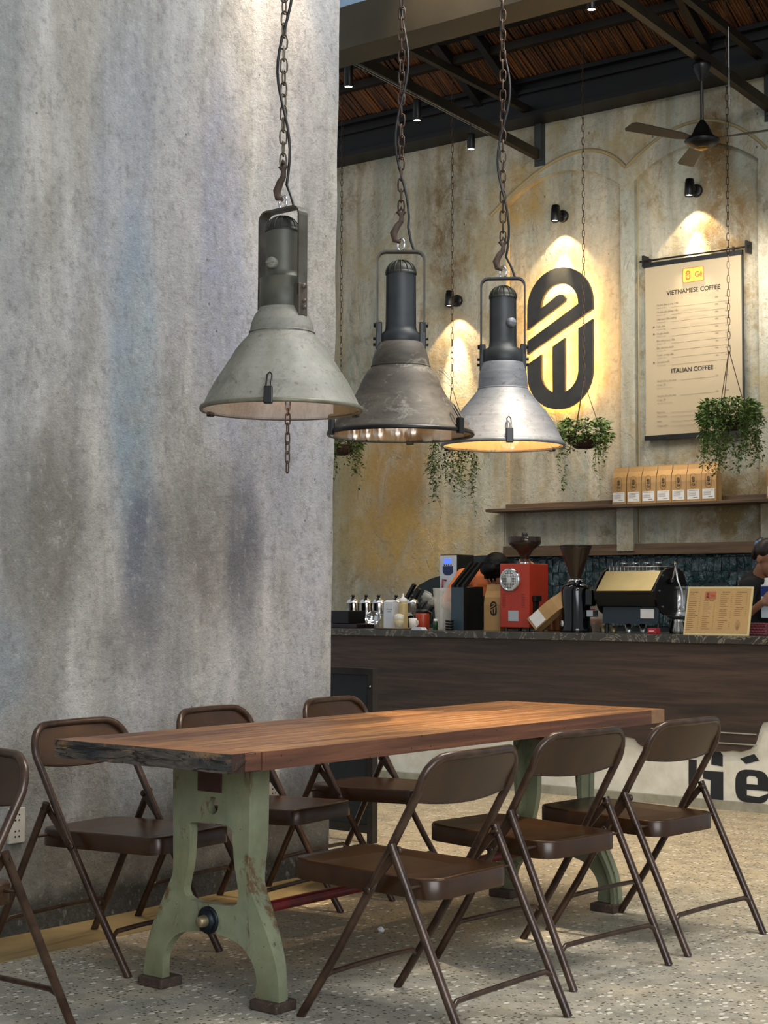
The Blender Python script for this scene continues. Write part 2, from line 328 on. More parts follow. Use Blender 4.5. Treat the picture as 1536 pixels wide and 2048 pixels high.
# left wall / big plastered column, its corner slightly uneven
m = MB(); ys = [-3+8.656*i/60 for i in range(61)]; zs = [6.5*j/60 for j in range(61)]
def colf(u, v):
    y = -3+8.656*u; z = 6.5*v
    return Vector((-4.786+.004*math.sin(y*5+z*3)+.003*math.sin(z*11+y*2), y+((.004*math.sin(z*3.1)+.002*math.sin(z*13)+.012*z) if u > .999 else 0), z))
m.grid(colf, 60, 60, True)
m.box(-5.75, -4.80, -3, 5.60, 0, 6.5)
zz = [6.5*j/60 for j in range(61)]
for j in range(60):
    a = colf(1, j/60); b = colf(1, (j+1)/60)
    m.add([a, b, Vector((-5.75, b.y, b.z)), Vector((-5.75, a.y, a.z))], [(0, 1, 2, 3)])
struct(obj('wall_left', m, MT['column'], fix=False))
# painted tan strip of floor along the column foot
m = MB(); n = 40
for i in range(n):
    y0 = -3+8.7*i/n; y1 = -3+8.7*(i+1)/n
    m.box(-4.80, -4.47+.006*math.sin(i*1.7), y0, y1, -.01, .003)
struct(obj('trim_1', m, simple('tan_floor_strip', '8f7a50', .6, 0, .25, 8)))

# back wall with two shallow arched niches
YW = 11.0
m = MB()
NI = [(-7.40, -6.31, 4.55, .195), (-6.184, -5.13, 4.555, .205)]
Z0, Z1 = 1.69, 5.6
def wpl(x0, x1, z0, z1): m.box(x0, x1, YW, YW+.07, z0, z1)
wpl(-11, -7.40, 0, Z1); wpl(-6.31, -6.184, 0, Z1); wpl(-5.13, -2.5, 0, Z1); wpl(-7.40, -6.31, 0, 1.60); wpl(-6.184, -5.13, 0, 1.60)
for (a, b, zs_, h) in NI:
    N = 28
    for i in range(N):
        x0 = a+(b-a)*i/N; x1 = a+(b-a)*(i+1)/N
        f = lambda x: zs_+h*(1-((x-(a+b)/2)/((b-a)/2))**2)
        z0, z1 = f(x0), f(x1); e = .07
        m.add([(x0, YW, z0), (x1, YW, z1), (x1, YW, Z1), (x0, YW, Z1), (x0, YW+e, z0), (x1, YW+e, z1)], [(0, 1, 2, 3), (0, 4, 5, 1)])
m.box(-11, -2.5, YW+.06, YW+.2, 0, Z1)
struct(obj('wall_back', m, MT['wall'], fix=False))
# plaster arch mouldings in relief above the niches
def archline(p, n=24, r=.012):
    mb = MB(); mb.tube(p, r, 6); return mb
def arc(x0, z0, x1, z1, xm, zm, n=24):
    out = []
    for i in range(n+1):
        t = i/n; out.append(Vector((x0*(1-t)**2+2*t*(1-t)*(2*xm-.5*(x0+x1))+x1*t*t, YW-.001, z0*(1-t)**2+2*t*(1-t)*(2*zm-.5*(z0+z1))+z1*t*t)))
    return out
mw = simple('moulding_plaster', '8d7f5c', .9, 0, .2, 8, .2)
mb = MB(); mb.tube(arc(-7.55, 4.48, -6.255, 4.674, -6.78, 4.87), .016, 6); mb.tube(arc(-6.255, 4.674, -5.06, 4.62, -5.62, 4.93), .013, 6); mb.tube([(-6.15, YW, 1.7), (-6.15, YW, 4.56)], .006, 5)
struct(obj('trim_2', mb, mw))
# upright strips on the wall
mb = MB(); mb.box(-7.50, -7.41, YW-.015, YW+.01, 1.05, 1.95); mb.box(-6.31, -6.19, YW-.012, YW, 1.60, 1.97); mb.box(-5.13, -5.0, YW-.012, YW, 1.1, 4.5)
struct(obj('trim_3', mb, MT['wall']))
# right-hand dark upper wall edge
# sloping bamboo ceiling
def mat_reed():
    t = NT('bamboo_ceiling'); p = t.pos((1, .02, .02), world=True); a = t.noise(p, 40, 3, .6); b = t.noise(t.pos((1, .25, .25), (3, 0, 0), True), 30, 4, .7)
    c = t.mix(t.ramp(a, [(.36, 0), (.5, .45), (.66, 1)]), '1a0d06', '6e4019'); c = t.mix(t.ramp(b, [(.6, 0), (.72, .6)]), c, '8a5f30'); c = t.mix(t.ramp(b, [(.28, .8), (.4, 0)]), c, '0b0604')
    t.set(col=c, rough=.5); t.bump(a, .8, .02); return t.mat
SL = .55; zc = lambda y: 5.477+SL*(10.75-y)
m = MB(); nre = 420; X0, X1 = -10.6, -1.2
for i in range(nre):
    x = X0+(X1-X0)*(i+.5)/nre; r = (X1-X0)/nre*.53; dz = random.uniform(-.012, .012)
    m.tube([(x, 11.05, zc(11.05)+.03+dz), (x+random.uniform(-.01, .01), 6.3, zc(6.3)+.03+dz)], r, 6, caps=False)
struct(obj('ceiling', m, mat_reed(), fix=False))
m = MB(); m.prism([(11.3, zc(11.3)+.07), (6.2, zc(6.2)+.07), (6.2, zc(6.2)+.12), (11.3, zc(11.3)+.12)], Matrix(((0, 1, 0, 0), (1, 0, 0, 0), (0, 0, 1, 0), (0, 0, 0, 1))), X0, X1)
struct(obj('roof_deck', m, MT['beam']))
# steel: wall beam, purlins, chords, rafters, posts
def steel(name, label, mb, mat=None, cat='beam', group=None): return tag(obj(name, mb, mat or MT['truss']), label, cat, group)
mb = MB(); mb.box(-10.6, -1.3, 10.80, 10.998, 5.20, 5.47); mb.box(-10.6, -1.3, 10.74, 10.998, 5.165, 5.20); mb.box(-10.6, -1.3, 10.74, 10.998, 5.45, 5.487); mb.box(-10.6, -1.3, 10.77, 10.998, 5.37, 5.40)
steel('wall_beam', 'long dark steel channel beam along the top of the back wall', mb, MT['beam'])
mb = MB(); mb.box(-10.6, -1.3, 10.38, 10.44, 5.60, 5.665); steel('purlin', 'thin steel purlin with rusty lower edge that carries the plant chains', mb, None, 'purlin')
mb = MB(); mb.box(-10.6, -1.3, 10.12, 10.21, 5.70, 5.80); steel('purlin', 'thicker dark purlin higher up the bamboo ceiling', mb, MT['beam'], 'purlin')
def bar(a, b, w, h):
    a, b = Vector(a), Vector(b); d = (b-a).normalized(); s_ = d.cross(Vector((0, 0, 1))).normalized(); u = s_.cross(d); mb = MB()
    vs = [p+s_*sx*w/2+u*sz*h/2 for p in (a, b) for sx in (-1, 1) for sz in (-1, 1)]
    mb.add(vs, [(0,1,3,2),(4,6,7,5),(0,4,5,1),(2,3,7,6),(0,2,6,4),(1,5,7,3)]); return mb
def chord(X, y0, z0, y1, z1, w, h):
    k = (z1-z0)/(y1-y0); return bar((X, 7.0, z0+k*(7.0-y0)), (X, 10.97, z0+k*(10.97-y0)), w, h)
steel('truss_chord', 'dark lower truss bar with a lighting track under it, left of the middle chain', chord(-7.07, 8.469, 5.068+.02, 10.938, 4.892+.02, .05, .075), None, 'truss bar')
steel('truss_chord', 'slim rusty truss bar ending on top of the wall bracket, above the lighting track bar', chord(-7.05, 8.959, 5.324, 10.999, 5.228, .045, .06), None, 'truss bar')
steel('truss_chord', 'rusty lower truss bar the ceiling fan hangs from', chord(-5.02, 8.915, 5.074, 10.943, 4.923, .055, .075), None, 'truss bar')
steel('truss_chord', 'rusty truss bar in the top right corner above the fan bar', chord(-5.02, 9.833, 5.348, 10.951, 5.25, .05, .06), None, 'truss bar')
for x, y0, y1, lb in ((-7.53, 8.6, 10.9, 'black sloping rafter left of the chain of the middle plant'), (-7.16, 8.6, 10.9, 'black sloping rafter right of the chain of the middle plant'), (-5.42, 8.4, 10.9, 'black sloping rafter above the fan bar'), (-4.75, 8.4, 10.9, 'black sloping rafter at the right edge of the ceiling'), (-6.3, 6.9, 9.6, 'black sloping rafter high behind the painted beam')):
    steel('rafter', lb, bar((x, y0, zc(y0)-.05), (x, y1, zc(y1)-.05), .06, .08), MT['beam'], 'rafter')
for X, lb in ((-7.06, 'dark iron wall bracket joining the two truss bars in the middle of the wall'), (-5.02, 'dark iron wall bracket joining the truss bars at the right edge')):
    mb = MB(); mb.box(X-.03, X+.03, 10.965, 10.997, 4.86, 5.18); mb.box(X-.05, X+.05, 10.99, 10.999, 4.82, 5.25); steel('wall_bracket', lb, mb, simple('bluish_iron_bracket', '2c302f', .7, .1, .4, 12), 'bracket')
mb = MB(); mb.box(-5.745, -1.2, 6.30, 6.52, 4.115, 4.342); steel('painted_beam', 'large smooth dark painted beam running from the column across the top', mb, MT['concbeam'])
mb = MB(); mb.box(-5.745, -1.2, 6.34, 6.40, 4.343, 5.4); struct(obj('wall_upper', mb, MT['bluewall']))
mb = MB(); mb.box(-3.66, -3.54, 2.6, 6.7, 4.35, 4.47); steel('lamp_beam', 'steel beam above the table that carries the pendant chains', mb, MT['beam'])
mb = MB(); mb.tube([(-4.98, 10.22, 5.3), (-4.98, 10.22, 4.75)], .006, 6); steel('hanging_rod', 'thin pale hanging rod at the top right', mb, MT['steel'], 'rod')

# ================================================================== TABLE
T = thing('trestle_table', 'long heavy wooden plank table on green cast-iron trestles', 'table', (-3.59, 4.63, 0))
TX0, TX1, TY0, TY1 = -.39, .388, -1.275, 1.29; ZT, TH = .802, .056
m = MB(); npl = 5; ym0, ym1 = TY0+.125, TY1-.11
for i in range(npl):
    a = TX0+(TX1-TX0)*i/npl; b = TX0+(TX1-TX0)*(i+1)/npl
    m.rbox(a+.0004, b-.0004, ym0, ym1, ZT-TH, ZT-random.uniform(0, .0008), .0012)
def table_mat():
    t = NT('table_planks'); P = t.pos(); s = t.sep(P)
    pl = t.math('FLOOR', t.math('MULTIPLY', t.math('SUBTRACT', s[0], TX0), npl/(TX1-TX0)))
    cmb = t.n.new('ShaderNodeCombineXYZ'); t.l.new(t.math('MULTIPLY', s[0], 9), cmb.inputs[0]); t.l.new(t.math('ADD', t.math('MULTIPLY', s[1], .42), t.math('MULTIPLY', pl, 7.3)), cmb.inputs[1]); t.l.new(s[2], cmb.inputs[2])
    n = t.noise(cmb.outputs[0], 3.0, 7, .62, .9); n2 = t.noise(cmb.outputs[0], 10, 5, .7, .3)
    c = t.mix(t.ramp(n, [(.36, 0), (.5, .5), (.62, 1)]), '4e2b1a', 'b07f4e'); c = t.mix(t.ramp(n2, [(.48, 0), (.62, .85)]), c, '6a3e26'); c = t.mix(t.ramp(t.noise(cmb.outputs[0], 22, 4, .7), [(.52, 0), (.66, .6)]), c, '3c2114')
    c = t.mix(t.ramp(t.noise(t.pos((3, 26, 1)), .9, 3), [(.70, 0), (.73, .9)]), c, '1a100b')
    t.set(col=c, rough=t.ramp(n2, [(.3, .3), (.7, .5)])); t.bump(n, .2, .003); return t.mat
m2 = MB()
tp = obj('tabletop', m, [table_mat()], T)
m = MB(); m.box(TX1-.0, TX1+.003, ym0, ym1, ZT-TH+.0006, ZT-.0012); m.box(TX1, TX1+.0034, .42, .424, ZT-TH, ZT-.001)
obj('tabletop_edge', m, MT['topside'], T, label='dark rough-sawn edge with nail holes')
def rough_board(x0, x1, y0, y1, z0, z1, amp, seed, front=-1):
    rnd = random.Random(seed); N = 26; mb = MB(); rows = []
    for i in range(N+1):
        x = x0+(x1-x0)*i/N; k = []
        for (y, z, fr) in ((y0, z0, 1), (y0, (z0*2+z1)/3, 1), (y0, (z0+z1*2)/3, 1), (y0+.002, z1, 0), (y1, z1, 0), (y1, z0, 0)):
            k.append(Vector((x, y+(rnd.uniform(0, amp) if fr else 0), z+(rnd.uniform(-.001, .001) if fr else 0))))
        rows.append(k)
    for i in range(N):
        for j in range(6):
            mb.m = 1 if (j < 3 and amp > .002) else 0
            a, b = rows[i], rows[i+1]; j2 = (j+1) % 6; mb.add([a[j], b[j], b[j2], a[j2]], [(0, 1, 2, 3)])
    mb.m = 2 if amp > .002 else 0; mb.add(rows[0], [(0, 1, 2, 3, 4, 5)]); mb.add(rows[-1], [(0, 1, 2, 3, 4, 5)]); return mb
o = obj('end_board', rough_board(TX0, TX1-.004, TY0, ym0-.001, ZT-TH, ZT+.0005, .006, 3), [MT['top'], MT['topend'], MT['chip']], T, label='weathered grey cracked end board')
m = MB(); m.rbox(TX1-.05, TX1+.001, TY0+.055, ym0-.002, ZT-TH+.002, ZT-.001, .002); obj('corner_chunk', m, MT['topside'], T)
m = MB()
for i in range(7):
    a = i*.9; m.tube([(TX1-.03+.01*math.cos(a), TY0+.004+i*.007, ZT-TH+.004+.003*i), (TX1-.002, TY0+.02+i*.006, ZT-TH+.012+.004*i), (TX1-.012, TY0+.03+i*.004, ZT-.008)], [.004, .007, .003], 5)
obj('splintered_corner', m, MT['chip'], T)
o = obj('end_board', rough_board(TX0, TX1-.002, ym1+.001, TY1, ZT-TH, ZT, .001, 5), [MT['top']], T)
m = MB(); m.box(TX1-.002, TX1+.004, ym1+.002, TY1-.001, ZT-TH+.001, ZT-.001); obj('end_grain', m, simple('pale_end_grain', '8a6648', .7, 0, .3, 60), T, label='pale end grain')
# trestles
LEFT = [(-.167, .746), (-.163, .484), (-.162, .382), (-.179, .339), (-.222, .262), (-.255, .194), (-.277, .134), (-.287, .075), (-.289, .03)]
INN = [(-.205, .03), (-.205, .08), (-.196, .118), (-.17, .155), (-.13, .185), (-.06, .201), (.0, .203)]
outer = LEFT + INN + [(-x, z) for x, z in INN[:-1]][::-1] + [(-x*1.03, z) for x, z in LEFT][::-1]
win = [(-.079, .540), (.077, .545), (.098, .508), (.104, .45), (.115, .391), (.125, .349), (.122, .318), (.104, .299), (0, .293), (-.085, .297), (-.108, .314), (-.112, .334), (-.098, .388), (-.088, .45), (-.086, .52)]
hole = [(.012+.024*math.cos(a*PI/8), .60+.028*math.sin(a*PI/8)) for a in range(16)]
def catmull(pts, sub=3):
    n = len(pts); out = []
    for i in range(n):
        p0, p1, p2, p3 = [Vector(pts[(i+k) % n]) for k in (-1, 0, 1, 2)]
        for q in range(sub):
            t = q/sub; out.append(tuple(.5*((2*p1)+(p2-p0)*t+(2*p0-5*p1+4*p2-p3)*t*t+(3*p1-p0-3*p2+p3)*t**3)))
    return out
def subdiv(pts, sub=3):
    # smooth along the legs, keep the square top corners
    out = []; n = len(pts)
    for i in range(n):
        p0, p1, p2, p3 = [Vector(pts[(i+k) % n]) for k in (-1, 0, 1, 2)]
        if abs(p1.y-.746) < .01 or abs(p2.y-.746) < .01 or abs(p1.y-.03) < .002: out.append(tuple(p1)); continue
        for q in range(sub):
            t = q/sub; out.append(tuple(.5*((2*p1)+(p2-p0)*t+(2*p0-5*p1+4*p2-p3)*t*t+(3*p1-p0-3*p2+p3)*t**3)))
    return out
def trestle(y, sgn):
    m = MB()
    T_ = TR(.017, y, 0) if sgn > 0 else Matrix.Translation((.017, y, 0)) @ Matrix.Scale(-1, 4, (0, 1, 0))
    m.prism([subdiv(outer), catmull(win, 2), hole], T_, 0, .032)
    t = obj('trestle', m, MT['green'], T, bevel=.003)
    side = LEFT[:]; fine_ = []
    for i in range(len(side)-1):
        p0, p1_, p2_, p3 = [Vector(side[min(max(i+k, 0), len(side)-1)]) for k in (-1, 0, 1, 2)]
        for q in range(4): u = q/4; fine_.append(.5*((2*p1_)+(p2_-p0)*u+(2*p0-5*p1_+4*p2_-p3)*u*u+(3*p1_-p0-3*p2_+p3)*u**3))
    fine_.append(Vector(side[-1]))
    for sx in (-1, 1):
        f = MB(); vs = []
        for p in fine_:
            d = .05+.045*min(1, max(0, (p.y-.1)/.4))
            for (x, yy) in ((p.x, .002), (p.x, d), (p.x+.018, d), (p.x+.018, .002)): vs.append(T_ @ Vector((-sx*x if sx > 0 else x, yy, p.y)))
        n = len(fine_); f.add(vs, [(i*4+k, i*4+(k+1) % 4, i*4+4+(k+1) % 4, i*4+4+k) for i in range(n-1) for k in range(4)]+[(0, 1, 2, 3), (4*n-4, 4*n-3, 4*n-2, 4*n-1)]); obj('side_flange', f, MT['green'], t)
    for sx in (-1, 1):
        f = MB(); f.rbox(sx*.247-.056, sx*.247+.056, -.018, .078, 0, .033, .006, T_); obj('foot', f, MT['rustiron'], t, label='rusty foot block')
    f = MB(); f.rbox(-.052, .052, -.004, .004, .642, .745, .002, T_); obj('pad', f, simple('brown_plate', '3c1d14', .7, 0, .3, 30), t, label='red-brown plate')
    f = MB(); f.lathe([(.0, 0), (.034, 0), (.037, .004), (.037, .018), (.0, .02)], 6, T_ @ TR(0, 0, .243) @ Matrix.Rotation(PI/2, 4, 'X')); f.lathe([(.043, 0), (.043, .006), (.03, .007)], 20, T_ @ TR(0, 0, .243) @ Matrix.Rotation(PI/2, 4, 'X')); obj('nut', f, MT['nut'], t, label='dark blue hexagonal nut')
    f = MB(); f.lathe([(0, .048), (.012, .047), (.017, .042), (.019, .02), (.019, .0)], 20, T_ @ TR(0, 0, .243) @ Matrix.Rotation(PI/2, 4, 'X')); obj('bolt_end', f, MT['brass'], t, label='pale worn bolt end')
    f = MB(); f.rbox(-.24, .24, .01, .08, .735, .7455, .002, T_); obj('top_flange', f, MT['green'], t)
trestle(-.985, 1); trestle(1.075, -1)
m = MB(); m.tube([(.017, -.93, .243), (.017, 1.02, .243)], .019, 14); obj('stretcher_bar', m, MT['red'], T, label='scuffed red painted rod')
m = MB(); m.rbox(.0, .15, .20, .29, ZT-TH-.035, ZT-TH-.0005, .003); obj('batten', m, MT['topside'], T); m = MB(); m.rbox(-.3, .3, .55, .63, ZT-TH-.03, ZT-TH-.0005, .003); obj('batten', m, MT['topside'], T)

# ================================================================== CHAIRS
def make_chair(label):
    c = thing('folding_chair', label, 'chair')
    # local: +x forward (front feet at x=.31), y across
    F = lambda u, y, z: Vector((.31-u, y, z))
    hw = .237; m = MB()
    def side(s):
        return [F(0, s*hw, 0), F(.14, s*hw, .205), F(.275, s*hw, .42), F(.34, s*hw, .53), F(.44, s*hw, .70)]
    L_ = side(-1); R2 = side(1)[::-1]; top = []
    zt = .805; rc = .085
    # rounded top corners and slightly bowed top rail
    def cor(s):
        return [F(.445+.045*k/5, s*(hw-rc*(1-math.cos(k/5*PI/2))), .715+rc*math.sin(k/5*PI/2)) for k in range(6)]
    mid = [F(.492+.012*math.cos(t*PI/2), y, .801) for t, y in ((-.6, -.09), (0, 0), (.6, .09))]
    path = L_ + cor(-1) + mid + cor(1)[::-1] + R2
    m.tube(path, .0132, 12)
    obj('main_frame', m, MT['tube'], c)
    # rear leg frame: two legs joined under nothing but the stretchers
    for s in (-1, 1):
        m = MB(); m.tube([F(.362, s*.262, .548), F(.37, s*.262, .53), F(.63, s*.262, .0)], .0132, 12); lg = obj('rear_leg', m, MT['tube'], c)
        r_ = MB(); r_.cyl(F(.371, s*.235, .53), F(.371, s*.278, .53), .005, 8); obj('rivet', r_, MT['tube'], lg); r_ = MB(); r_.cyl(F(.42, s*.20, .428), F(.42, s*.255, .428), .005, 8); obj('rivet', r_, MT['tube'], lg)
        m = MB(); a, b = F(.375, s*.246, .53), F(.262, s*.246, .405); d = (b-a).normalized(); n_ = Vector((-d.z, 0, d.x))*.011
        m.add([a+n_+Vector((0, e, 0)) for e in (-.003, .003)]+[b+n_+Vector((0, e, 0)) for e in (-.003, .003)]+[b-n_+Vector((0, e, 0)) for e in (-.003, .003)]+[a-n_+Vector((0, e, 0)) for e in (-.003, .003)], [(0,2,4,6),(1,7,5,3),(0,1,3,2),(2,3,5,4),(4,5,7,6),(6,7,1,0)])
        for q in (a, b): m.lathe([(0, -.004), (.013, -.004), (.013, .004), (0, .004)], 12, Matrix.Translation(q) @ Matrix.Rotation(PI/2, 4, 'X'))
        obj('hinge_strap', m, MT['tube'], c)
    def stretch(u0, k, yy, z):
        # rod with both ends bent down to meet the legs
        uz = lambda zz: u0+k*zz
        pts = [F(uz(z-.035), -yy, z-.035), F(uz(z-.01), -yy+.008, z-.008), F(uz(z), -yy+.035, z+.006)] + [F(uz(z), y, z+.008) for y in (-.1, 0, .1)] + [F(uz(z), yy-.035, z+.006), F(uz(z-.01), yy-.008, z-.008), F(uz(z-.035), yy, z-.035)]
        mb = MB(); mb.tube(pts, .0085, 10); return mb
    obj('stretcher', stretch(0, .66, hw, .13), MT['tube'], c); obj('stretcher', stretch(.63, -.49, .262, .125), MT['tube'], c)
    # seat: thin pan with deep rolled rim
    out = []
    for (x, y, r) in ((.40, .195, .055), (.40, -.195, .055), (-.165, -.20, .07), (-.165, .20, .07)): out.append((x, y, r))
    def rr(cs, seg=6):
        pts = []; n = len(cs)
        for i in range(n):
            p = Vector(cs[i][:2]); a = Vector(cs[(i-1) % n][:2]); b = Vector(cs[(i+1) % n][:2]); r = cs[i][2]
            u = (a-p).normalized(); w = (b-p).normalized(); ang = u.angle(w); d = r/math.tan(ang/2); ce = p+(u+w).normalized()*(r/math.sin(ang/2))
            s0 = p+u*d; s1 = p+w*d; a0 = math.atan2((s0-ce).y, (s0-ce).x); a1 = math.atan2((s1-ce).y, (s1-ce).x); da = (a1-a0+PI) % (2*PI)-PI
            for q in range(seg+1): t = a0+da*q/seg; pts.append((ce.x+r*math.cos(t), ce.y+r*math.sin(t)))
        return pts
    base = rr(out); zt = lambda x, y: .447+.012*max(0, (x-.25)/.15)-.006*max(0, 1-((x-.12)/.2)**2)*max(0, 1-(y/.17)**2)
    rings = []; 
    for f, dz in ((1.0, -.058), (1.0, -.006), (.985, 0), (.9, -.0), (.6, -.003), (.25, -.004)):
        rings.append([Vector((.118+(x-.118)*f, y*f, zt(.118+(x-.118)*f, y*f)+dz)) for x, y in base])
    m = MB(); n = len(base); vs = [v for r_ in rings for v in r_]; fs = []
    for i in range(len(rings)-1):
        for k in range(n): fs.append((i*n+k, i*n+(k+1) % n, (i+1)*n+(k+1) % n, (i+1)*n+k))
    m.add(vs, fs, True); m.add(rings[-1], [tuple(range(n))], True)
    inner = [Vector((.118+(x-.118)*.985, y*.985, zt(x, y)-.058)) for x, y in base]; deep = [v+Vector((0, 0, .05)) for v in inner]
    m.add(rings[0]+inner+deep, [(k, (k+1) % n, n+(k+1) % n, n+k) for k in range(n)]+[(n+k, n+(k+1) % n, 2*n+(k+1) % n, 2*n+k) for k in range(n)]+[tuple(range(2*n, 3*n))])
    o = obj('seat', m, MT['chair'], c)
    # backrest sheet wrapped between the tubes, curved
    m = MB(); H_ = []
    def back(u, v):
        s = -1+2*u; zz = .672+.125*v; w_ = hw-.004
        if v > .55: w_ = hw-.004-rc*(1-math.sqrt(max(0, 1-((v-.55)/.45*.98)**2)))*.92
        uu = .425+.5*(zz-.672); bow = .016*(1-s*s); lower = -.018*(1-s*s)*(1-v)
        return F(uu+bow, s*w_, zz+lower)
    def back2(u, v): return back(u, v)+Vector((.004, 0, 0))
    m.grid(back, 20, 12); m.grid(back2, 20, 12)
    m.tube([back(i/20, 0)+Vector((.002, 0, 0)) for i in range(21)], .004, 6)
    obj('backrest', m, MT['chair'], c)
    return c
GR = 'brown metal folding chairs round the plank table'
ch = make_chair('brown metal folding chair on the right of the table, nearest the camera')
ch['group'] = GR
def place(o, fx, fy, ang): # front-feet midpoint and facing angle
    o.rotation_euler = (0, 0, ang); o.location = (fx-.31*math.cos(ang), fy-.31*math.sin(ang), 0)
R180 = PI
place(ch, -3.209, 3.905, PI)
for fx, fy, an, lb in ((-3.326, 4.78, PI-math.radians(6.7), 'brown metal folding chair on the right of the table, middle one of three'),
                       (-3.29, 5.44, PI-math.radians(4.4), 'brown metal folding chair on the right of the table, farthest of three, nearest the counter'),
                       (-3.99, 3.913, math.radians(5), 'brown metal folding chair against the plaster column, left one in front of the wall socket'),
                       (-4.105, 4.73, math.radians(6.5), 'brown metal folding chair against the plaster column, middle one behind the green trestle'),
                       (-4.14, 5.52, math.radians(5.5), 'brown metal folding chair by the column corner, in front of the dark divider screen'),
                       (-3.86, 2.50, math.radians(272), 'brown metal folding chair cut off by the left edge of the picture')):
    d = dup(ch, (0, 0, 0), 0, lb, GR); place(d, fx, fy, an)
    if an > 4: d.location = (-3.841, 2.79, 0)

# ================================================================== PENDANT LAMPS
def link_mb(mb, c, L, w, r, ang, tilt=0, seg=6, n=12):
    pts = []
    for k in range(n):
        a = 2*PI*k/n; x = math.cos(a)*w/2; z = math.sin(a)*w/2 + (L/2-w/2)*(1 if math.sin(a) > 0 else -1)
        if abs(math.sin(a)) < 1e-6: z = 0
        pts.append(Vector((x*math.cos(ang), x*math.sin(ang), z))+c)
    mb.tube(pts, r, seg, closed=True)
def chain_mb(p0, p1, L=.05, w=.024, r=.0032, n=12, seg=6):
    p0, p1 = Vector(p0), Vector(p1); d = p1-p0; cnt = max(1, round(d.length/(L-2.6*r))); mb = MB()
    up = Vector((0, 0, 1)); q = up.rotation_difference(d.normalized()).to_matrix()
    for i in range(cnt):
        mb2 = MB(); link_mb(mb2, Vector((0, 0, 0)), L, w, r, (i % 2)*PI/2+.35+.25*math.sin(i*.9), 0, seg, n)
        c = p0+d*((i+.5)/cnt); mb.add([q @ Vector(v)+c for v in mb2.v], mb2.f, True)
    return mb
def pendant(label, Y, rim_z, prof, hous, R_, zb, brot, mats, ztop, hookrot, glow, chain_gray, bw):
    c = thing('pendant_lamp', label, 'pendant lamp', (-3.6, Y, rim_z))
    # shade
    m = MB(); ins = [(max(.002, r-.004), z-.002) for r, z in prof]
    kk = [i for i in range(1, len(prof)) if prof[i][1]-prof[i-1][1] < .0065 and prof[i][1] > .15]; cut = kk[0] if kk else len(prof)-5
    m.lathe(prof[:cut+1], 64); m.lathe([(prof[cut][0]+.0025, prof[cut][1]-.002), (prof[cut][0]+.003, prof[cut][1]+.002), (prof[cut][0], prof[cut][1]+.003)], 64); m.lathe(prof[cut:], 64); m.lathe([(r, z) for r, z in ins[::-1]] + [prof[0]], 64); obj('shade', m, mats[0], c, fix=False)
    m = MB(); m.lathe([(R_-.008, -.004), (R_+.001, -.006), (R_+.004, 0), (R_+.002, .009), (R_-.005, .010), (R_-.010, .004), (R_-.008, -.004)], 64); obj('rim_ring', m, mats[2], c)
    # inner reflector
    m = MB(); m.lathe([(R_-.010, .003)]+[(r-.013, z) for r, z in prof if .03 < z < .25]+[(.0, .262)], 64); obj('reflector', m, mats[3], c)
    # glass disc
    m = MB(); m.lathe([(0, -.0035), (R_-.010, -.0035)], 48); obj('glass_cover', m, MG, c, fix=False)
    m = MB(); m.lathe([(0, .10), (.022, .11), (.045, .15), (.045, .17), (.02, .21), (.02, .26)], 20); obj('bulb', m, emis('bulb_glow', 'ffc98a', glow), c)
    # housing
    m = MB(); m.lathe(hous, 40); h = obj('housing', m, mats[1], c)
    rt, zt = hous[-1]; zc0 = zt
    m = MB(); dome = [(rt*1.02*math.cos(a*PI/16), zc0+rt*.86*math.sin(a*PI/16)) for a in range(9)]; m.lathe(dome, 32); m.lathe([(rt*1.05, zc0-.004), (rt*1.05, zc0+.006), (rt*.98, zc0+.007)], 32)
    for k in range(14):
        a = k*2*PI/14; m.tube([Vector((1.02*rt*math.cos(b*PI/16)*math.cos(a), 1.02*rt*math.cos(b*PI/16)*math.sin(a), zc0+rt*.9*math.sin(b*PI/16))) for b in range(8)], .003, 5)
    obj('ribbed_cap', m, capm, c)
    # knob screw on housing
    m = MB(); T_ = Matrix.Rotation(math.radians({.2725: -80, .270: 100, .247: -25}[R_]), 4, 'Z') @ Matrix.Translation((.056, 0, .49)) @ Matrix.Rotation(PI/2, 4, 'Y'); m.lathe([(0, .022), (.017, .021), (.019, .017), (.019, 0), (.014, -.01)], 16, T_); m.box(-.002, .002, -.017, .017, .021, .024, T_); obj('screw_knob', m, mats[0], h)
    # bracket (flat strap bent into a U)
    m = MB(); rad = .03; zp = hous[1][1]+.085; pts = [(-bw, zp-.05), (-bw, zb-rad)] + [(-bw+rad*(1-math.cos(a*PI/10)), zb-rad+rad*math.sin(a*PI/10)) for a in range(1, 6)] + [(bw-rad*(1-math.cos(a*PI/10)), zb-rad+rad*math.sin(a*PI/10)) for a in range(5, 0, -1)] + [(bw, zb-rad), (bw, zp-.05)]
    hw_, th = .021, .0035; n = len(pts); vs = []
    for i, (x, z) in enumerate(pts):
        a = Vector(pts[max(0, i-1)]); b = Vector(pts[min(n-1, i+1)]); t = (b-a).normalized(); nn = Vector((-t.y, t.x))
        for (o1, o2) in ((1, -1), (1, 1), (-1, 1), (-1, -1)): vs.append(Vector((x+nn.x*th*o1, hw_*o2, z+nn.y*th*o1)))
    fs = []
    for i in range(n-1):
        for k in range(4): fs.append((i*4+k, i*4+(k+1) % 4, i*4+4+(k+1) % 4, i*4+4+k))
    fs += [(0, 1, 2, 3), (4*n-4, 4*n-3, 4*n-2, 4*n-1)]; B = Matrix.Rotation(brot, 4, 'Z'); m.add([B @ v for v in vs], fs)
    br = obj('bracket', m, mats[4], c)
